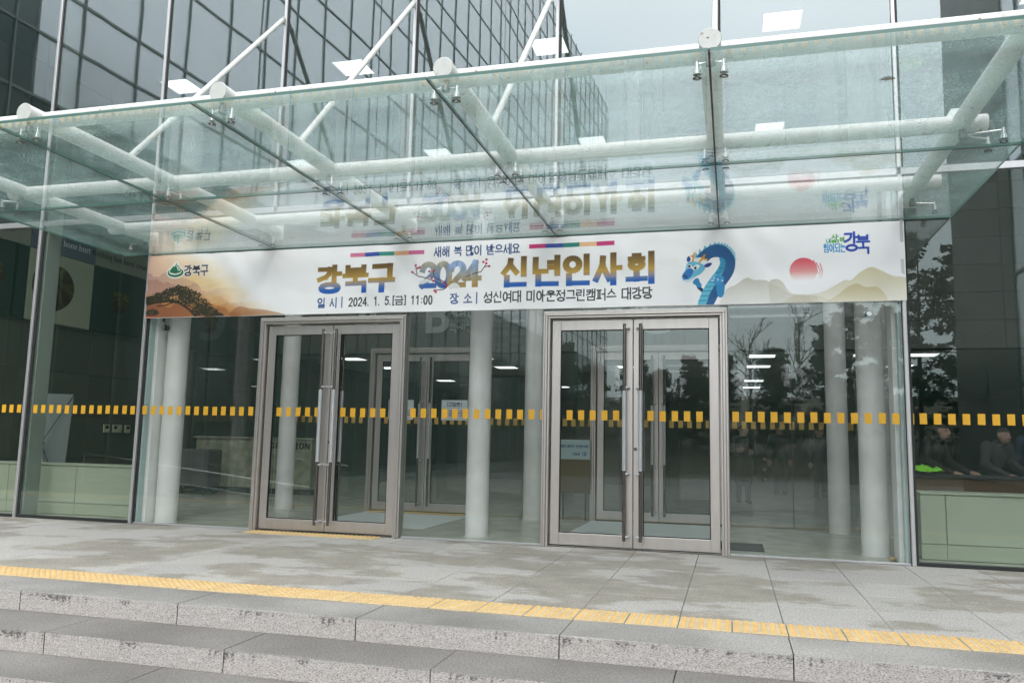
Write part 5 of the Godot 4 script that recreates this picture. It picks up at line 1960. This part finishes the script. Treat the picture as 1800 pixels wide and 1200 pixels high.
	for x in [-15.6, -14.0, -12.5, -11.0, -9.4, -7.8]:
		var f := clampf((x + 12.4) / 4.8, 0, 1)
		place("post", rod(Vector3(x, -0.61, 5.6 + 0.15 * f), Vector3(x, 0.62 - 0.52 * f, 5.6 + 0.15 * f), 0.02, 12), M.steel_bright, hr)

func tree(x: float, z: float, h: float, kind: String, n: int) -> void:
	var by := 0.25 + (z - 42.0) * 0.137
	var t := thing("pine_tree" if kind == "pine" else "bare_tree", "%s, %s from the left in the mirrored row of trees" % ["dark pine" if kind == "pine" else "leafless winter tree", ["first", "second", "third", "fourth", "fifth", "sixth", "seventh", "eighth", "ninth", "tenth", "eleventh", "twelfth", "thirteenth", "fourteenth", "fifteenth", "sixteenth", "seventeenth", "eighteenth", "nineteenth"][n - 1]], "tree", Vector3(x, by, z), "pines on the bank" if kind == "pine" else "leafless trees on the bank")
	if not M.has("bark"):
		M.bark = mat("bark", lin(0.10, 0.085, 0.07), 0.9)
		M.needles = mat("pine needles", lin(0.055, 0.072, 0.05), 0.8)
	var r := RandomNumberGenerator.new()
	r.seed = 500 + n
	var tr := S()
	tube(tr, [Vector3(0, -0.6, 0), Vector3(0.1, h * 0.4, 0), Vector3(r.randf_range(-0.3, 0.3), h * 0.96, 0.1)], [0.2, 0.13, 0.03], 8)
	if kind == "pine":
		var cr := S()
		for k in 64:
			var f := 0.08 + 0.90 * pow(k / 64.0, 0.85)
			var reach := h * 0.26 * pow(1.0 - f, 0.6) * r.randf_range(0.6, 1.15) + 0.2
			var a := r.randf() * TAU
			var tip := Vector3(cos(a) * reach, h * f + reach * r.randf_range(-0.1, 0.25), sin(a) * reach)
			var root := Vector3(0.05, h * f - 0.1, 0)
			tube(tr, [root, tip], [0.04, 0.01], 4, false)
			for c in 64:
				var p := root.lerp(tip, r.randf_range(0.3, 1.05)) + Vector3(r.randf_range(-1, 1), r.randf_range(-0.5, 0.7), r.randf_range(-1, 1)) * 0.34
				var s := r.randf_range(0.10, 0.24)
				var d := Vector3(r.randf_range(-1, 1), r.randf_range(-0.4, 1), r.randf_range(-1, 1)).normalized()
				var e := d.cross(Vector3(r.randf(), r.randf(), r.randf())).normalized()
				quad(cr, p - d * s, p + e * s * 0.4, p + d * s, p - e * s * 0.4)
		mk(tr, "trunk", M.bark, t)
		mk(cr, "crown", M.needles, t)
	else:
		mk(tr, "trunk", M.bark, t)
		var br := S()
		var todo := []
		for k in 14:
			var f := r.randf_range(0.3, 0.9)
			todo.append([Vector3(0.05, h * f, 0), Vector3(r.randf_range(-1, 1), r.randf_range(0.5, 1.2), r.randf_range(-1, 1)).normalized(), h * 0.24 * (1.15 - f * 0.6), 0.05, 0])
		while todo.size() > 0:
			var q: Array = todo.pop_back()
			var e: Vector3 = q[0] + q[1] * q[2]
			tube(br, [q[0], e], [q[3], q[3] * 0.5], 4, false)
			if q[4] < 3:
				for k in 3:
					var d: Vector3 = (q[1] + Vector3(r.randf_range(-1, 1), r.randf_range(-0.3, 0.8), r.randf_range(-1, 1)) * 0.75).normalized()
					todo.append([q[0].lerp(e, r.randf_range(0.4, 1.0)), d, q[2] * 0.62, q[3] * 0.55, q[4] + 1])
		mk(br, "crown", M.bark, t)

# ------------------------------------------------------------------ small things
func build_small_things() -> void:
	# spot lamps on short arms by the two end columns
	for q in [[Vector3(1.30, 2.27, -0.10), 1.0, "small round spot lamp on a steel arm before the right column"], [Vector3(-6.50, 2.27, -0.10), -1.0, "small round spot lamp on a steel arm before the left column"]]:
		var t := thing("spot_lamp", q[2], "lamp", q[0], "spot lamps by the end columns")
		place("base", rod(Vector3(0.02, 0.085, -0.07), Vector3(0.02, 0.085, 0.0), 0.026, 18, 0.004), M.steel_bright, t)
		place("arm", rod(Vector3(0.02, 0.085, -0.01), Vector3(-0.045 * q[1], 0.0, 0.0), 0.010, 10), M.steel_bright, t)
		place("body", rod(Vector3(-0.045 * q[1], -0.005, -0.05), Vector3(-0.045 * q[1], -0.005, 0.022), 0.033, 20, 0.005), M.rubber, t)
		place("lens", rod(Vector3(-0.045 * q[1], -0.005, 0.0225), Vector3(-0.045 * q[1], -0.005, 0.028), 0.025, 20, 0.003), M.steel_bright, t)
	# a leaf and scraps lying on the canopy glass
	var lf := S()
	var pts := curve(V([-0.045, 0, -0.02, 0.022, 0.012, 0.026, 0.045, 0.004, 0.02, -0.022, -0.02, -0.02]), true, 4)
	for i in pts.size():
		var a := pts[i]
		var b := pts[(i + 1) % pts.size()]
		tri(lf, Vector3(0, 0.012, 0), Vector3(a.x, 0.002 + absf(a.y) * 0.3, a.y), Vector3(b.x, 0.002 + absf(b.y) * 0.3, b.y), Vector3.UP)
	var leaf_m := mat("brown fallen leaf", lin(0.20, 0.09, 0.015), 0.7)
	tag(mk(lf, "fallen_leaf", leaf_m, self, Vector3(0.90, 3.141, 3.10)), "brown fallen leaf lying on the right canopy pane", "leaf")
	# a little snow heap and a loose wedge inside by the right corner
	var wd := S()
	cbox(wd, Vector3(-0.06, 0.001, -0.03), Vector3(0.06, 0.035, 0.03), 0.01)
	var o := mk(wd, "door_wedge", mat("wooden wedge", lin(0.42, 0.31, 0.14), 0.8), self, Vector3(1.44, 0, -0.28))
	tag(o, "small wooden wedge on the floor at the right corner of the porch", "wedge")
	o.rotation.y = 0.5
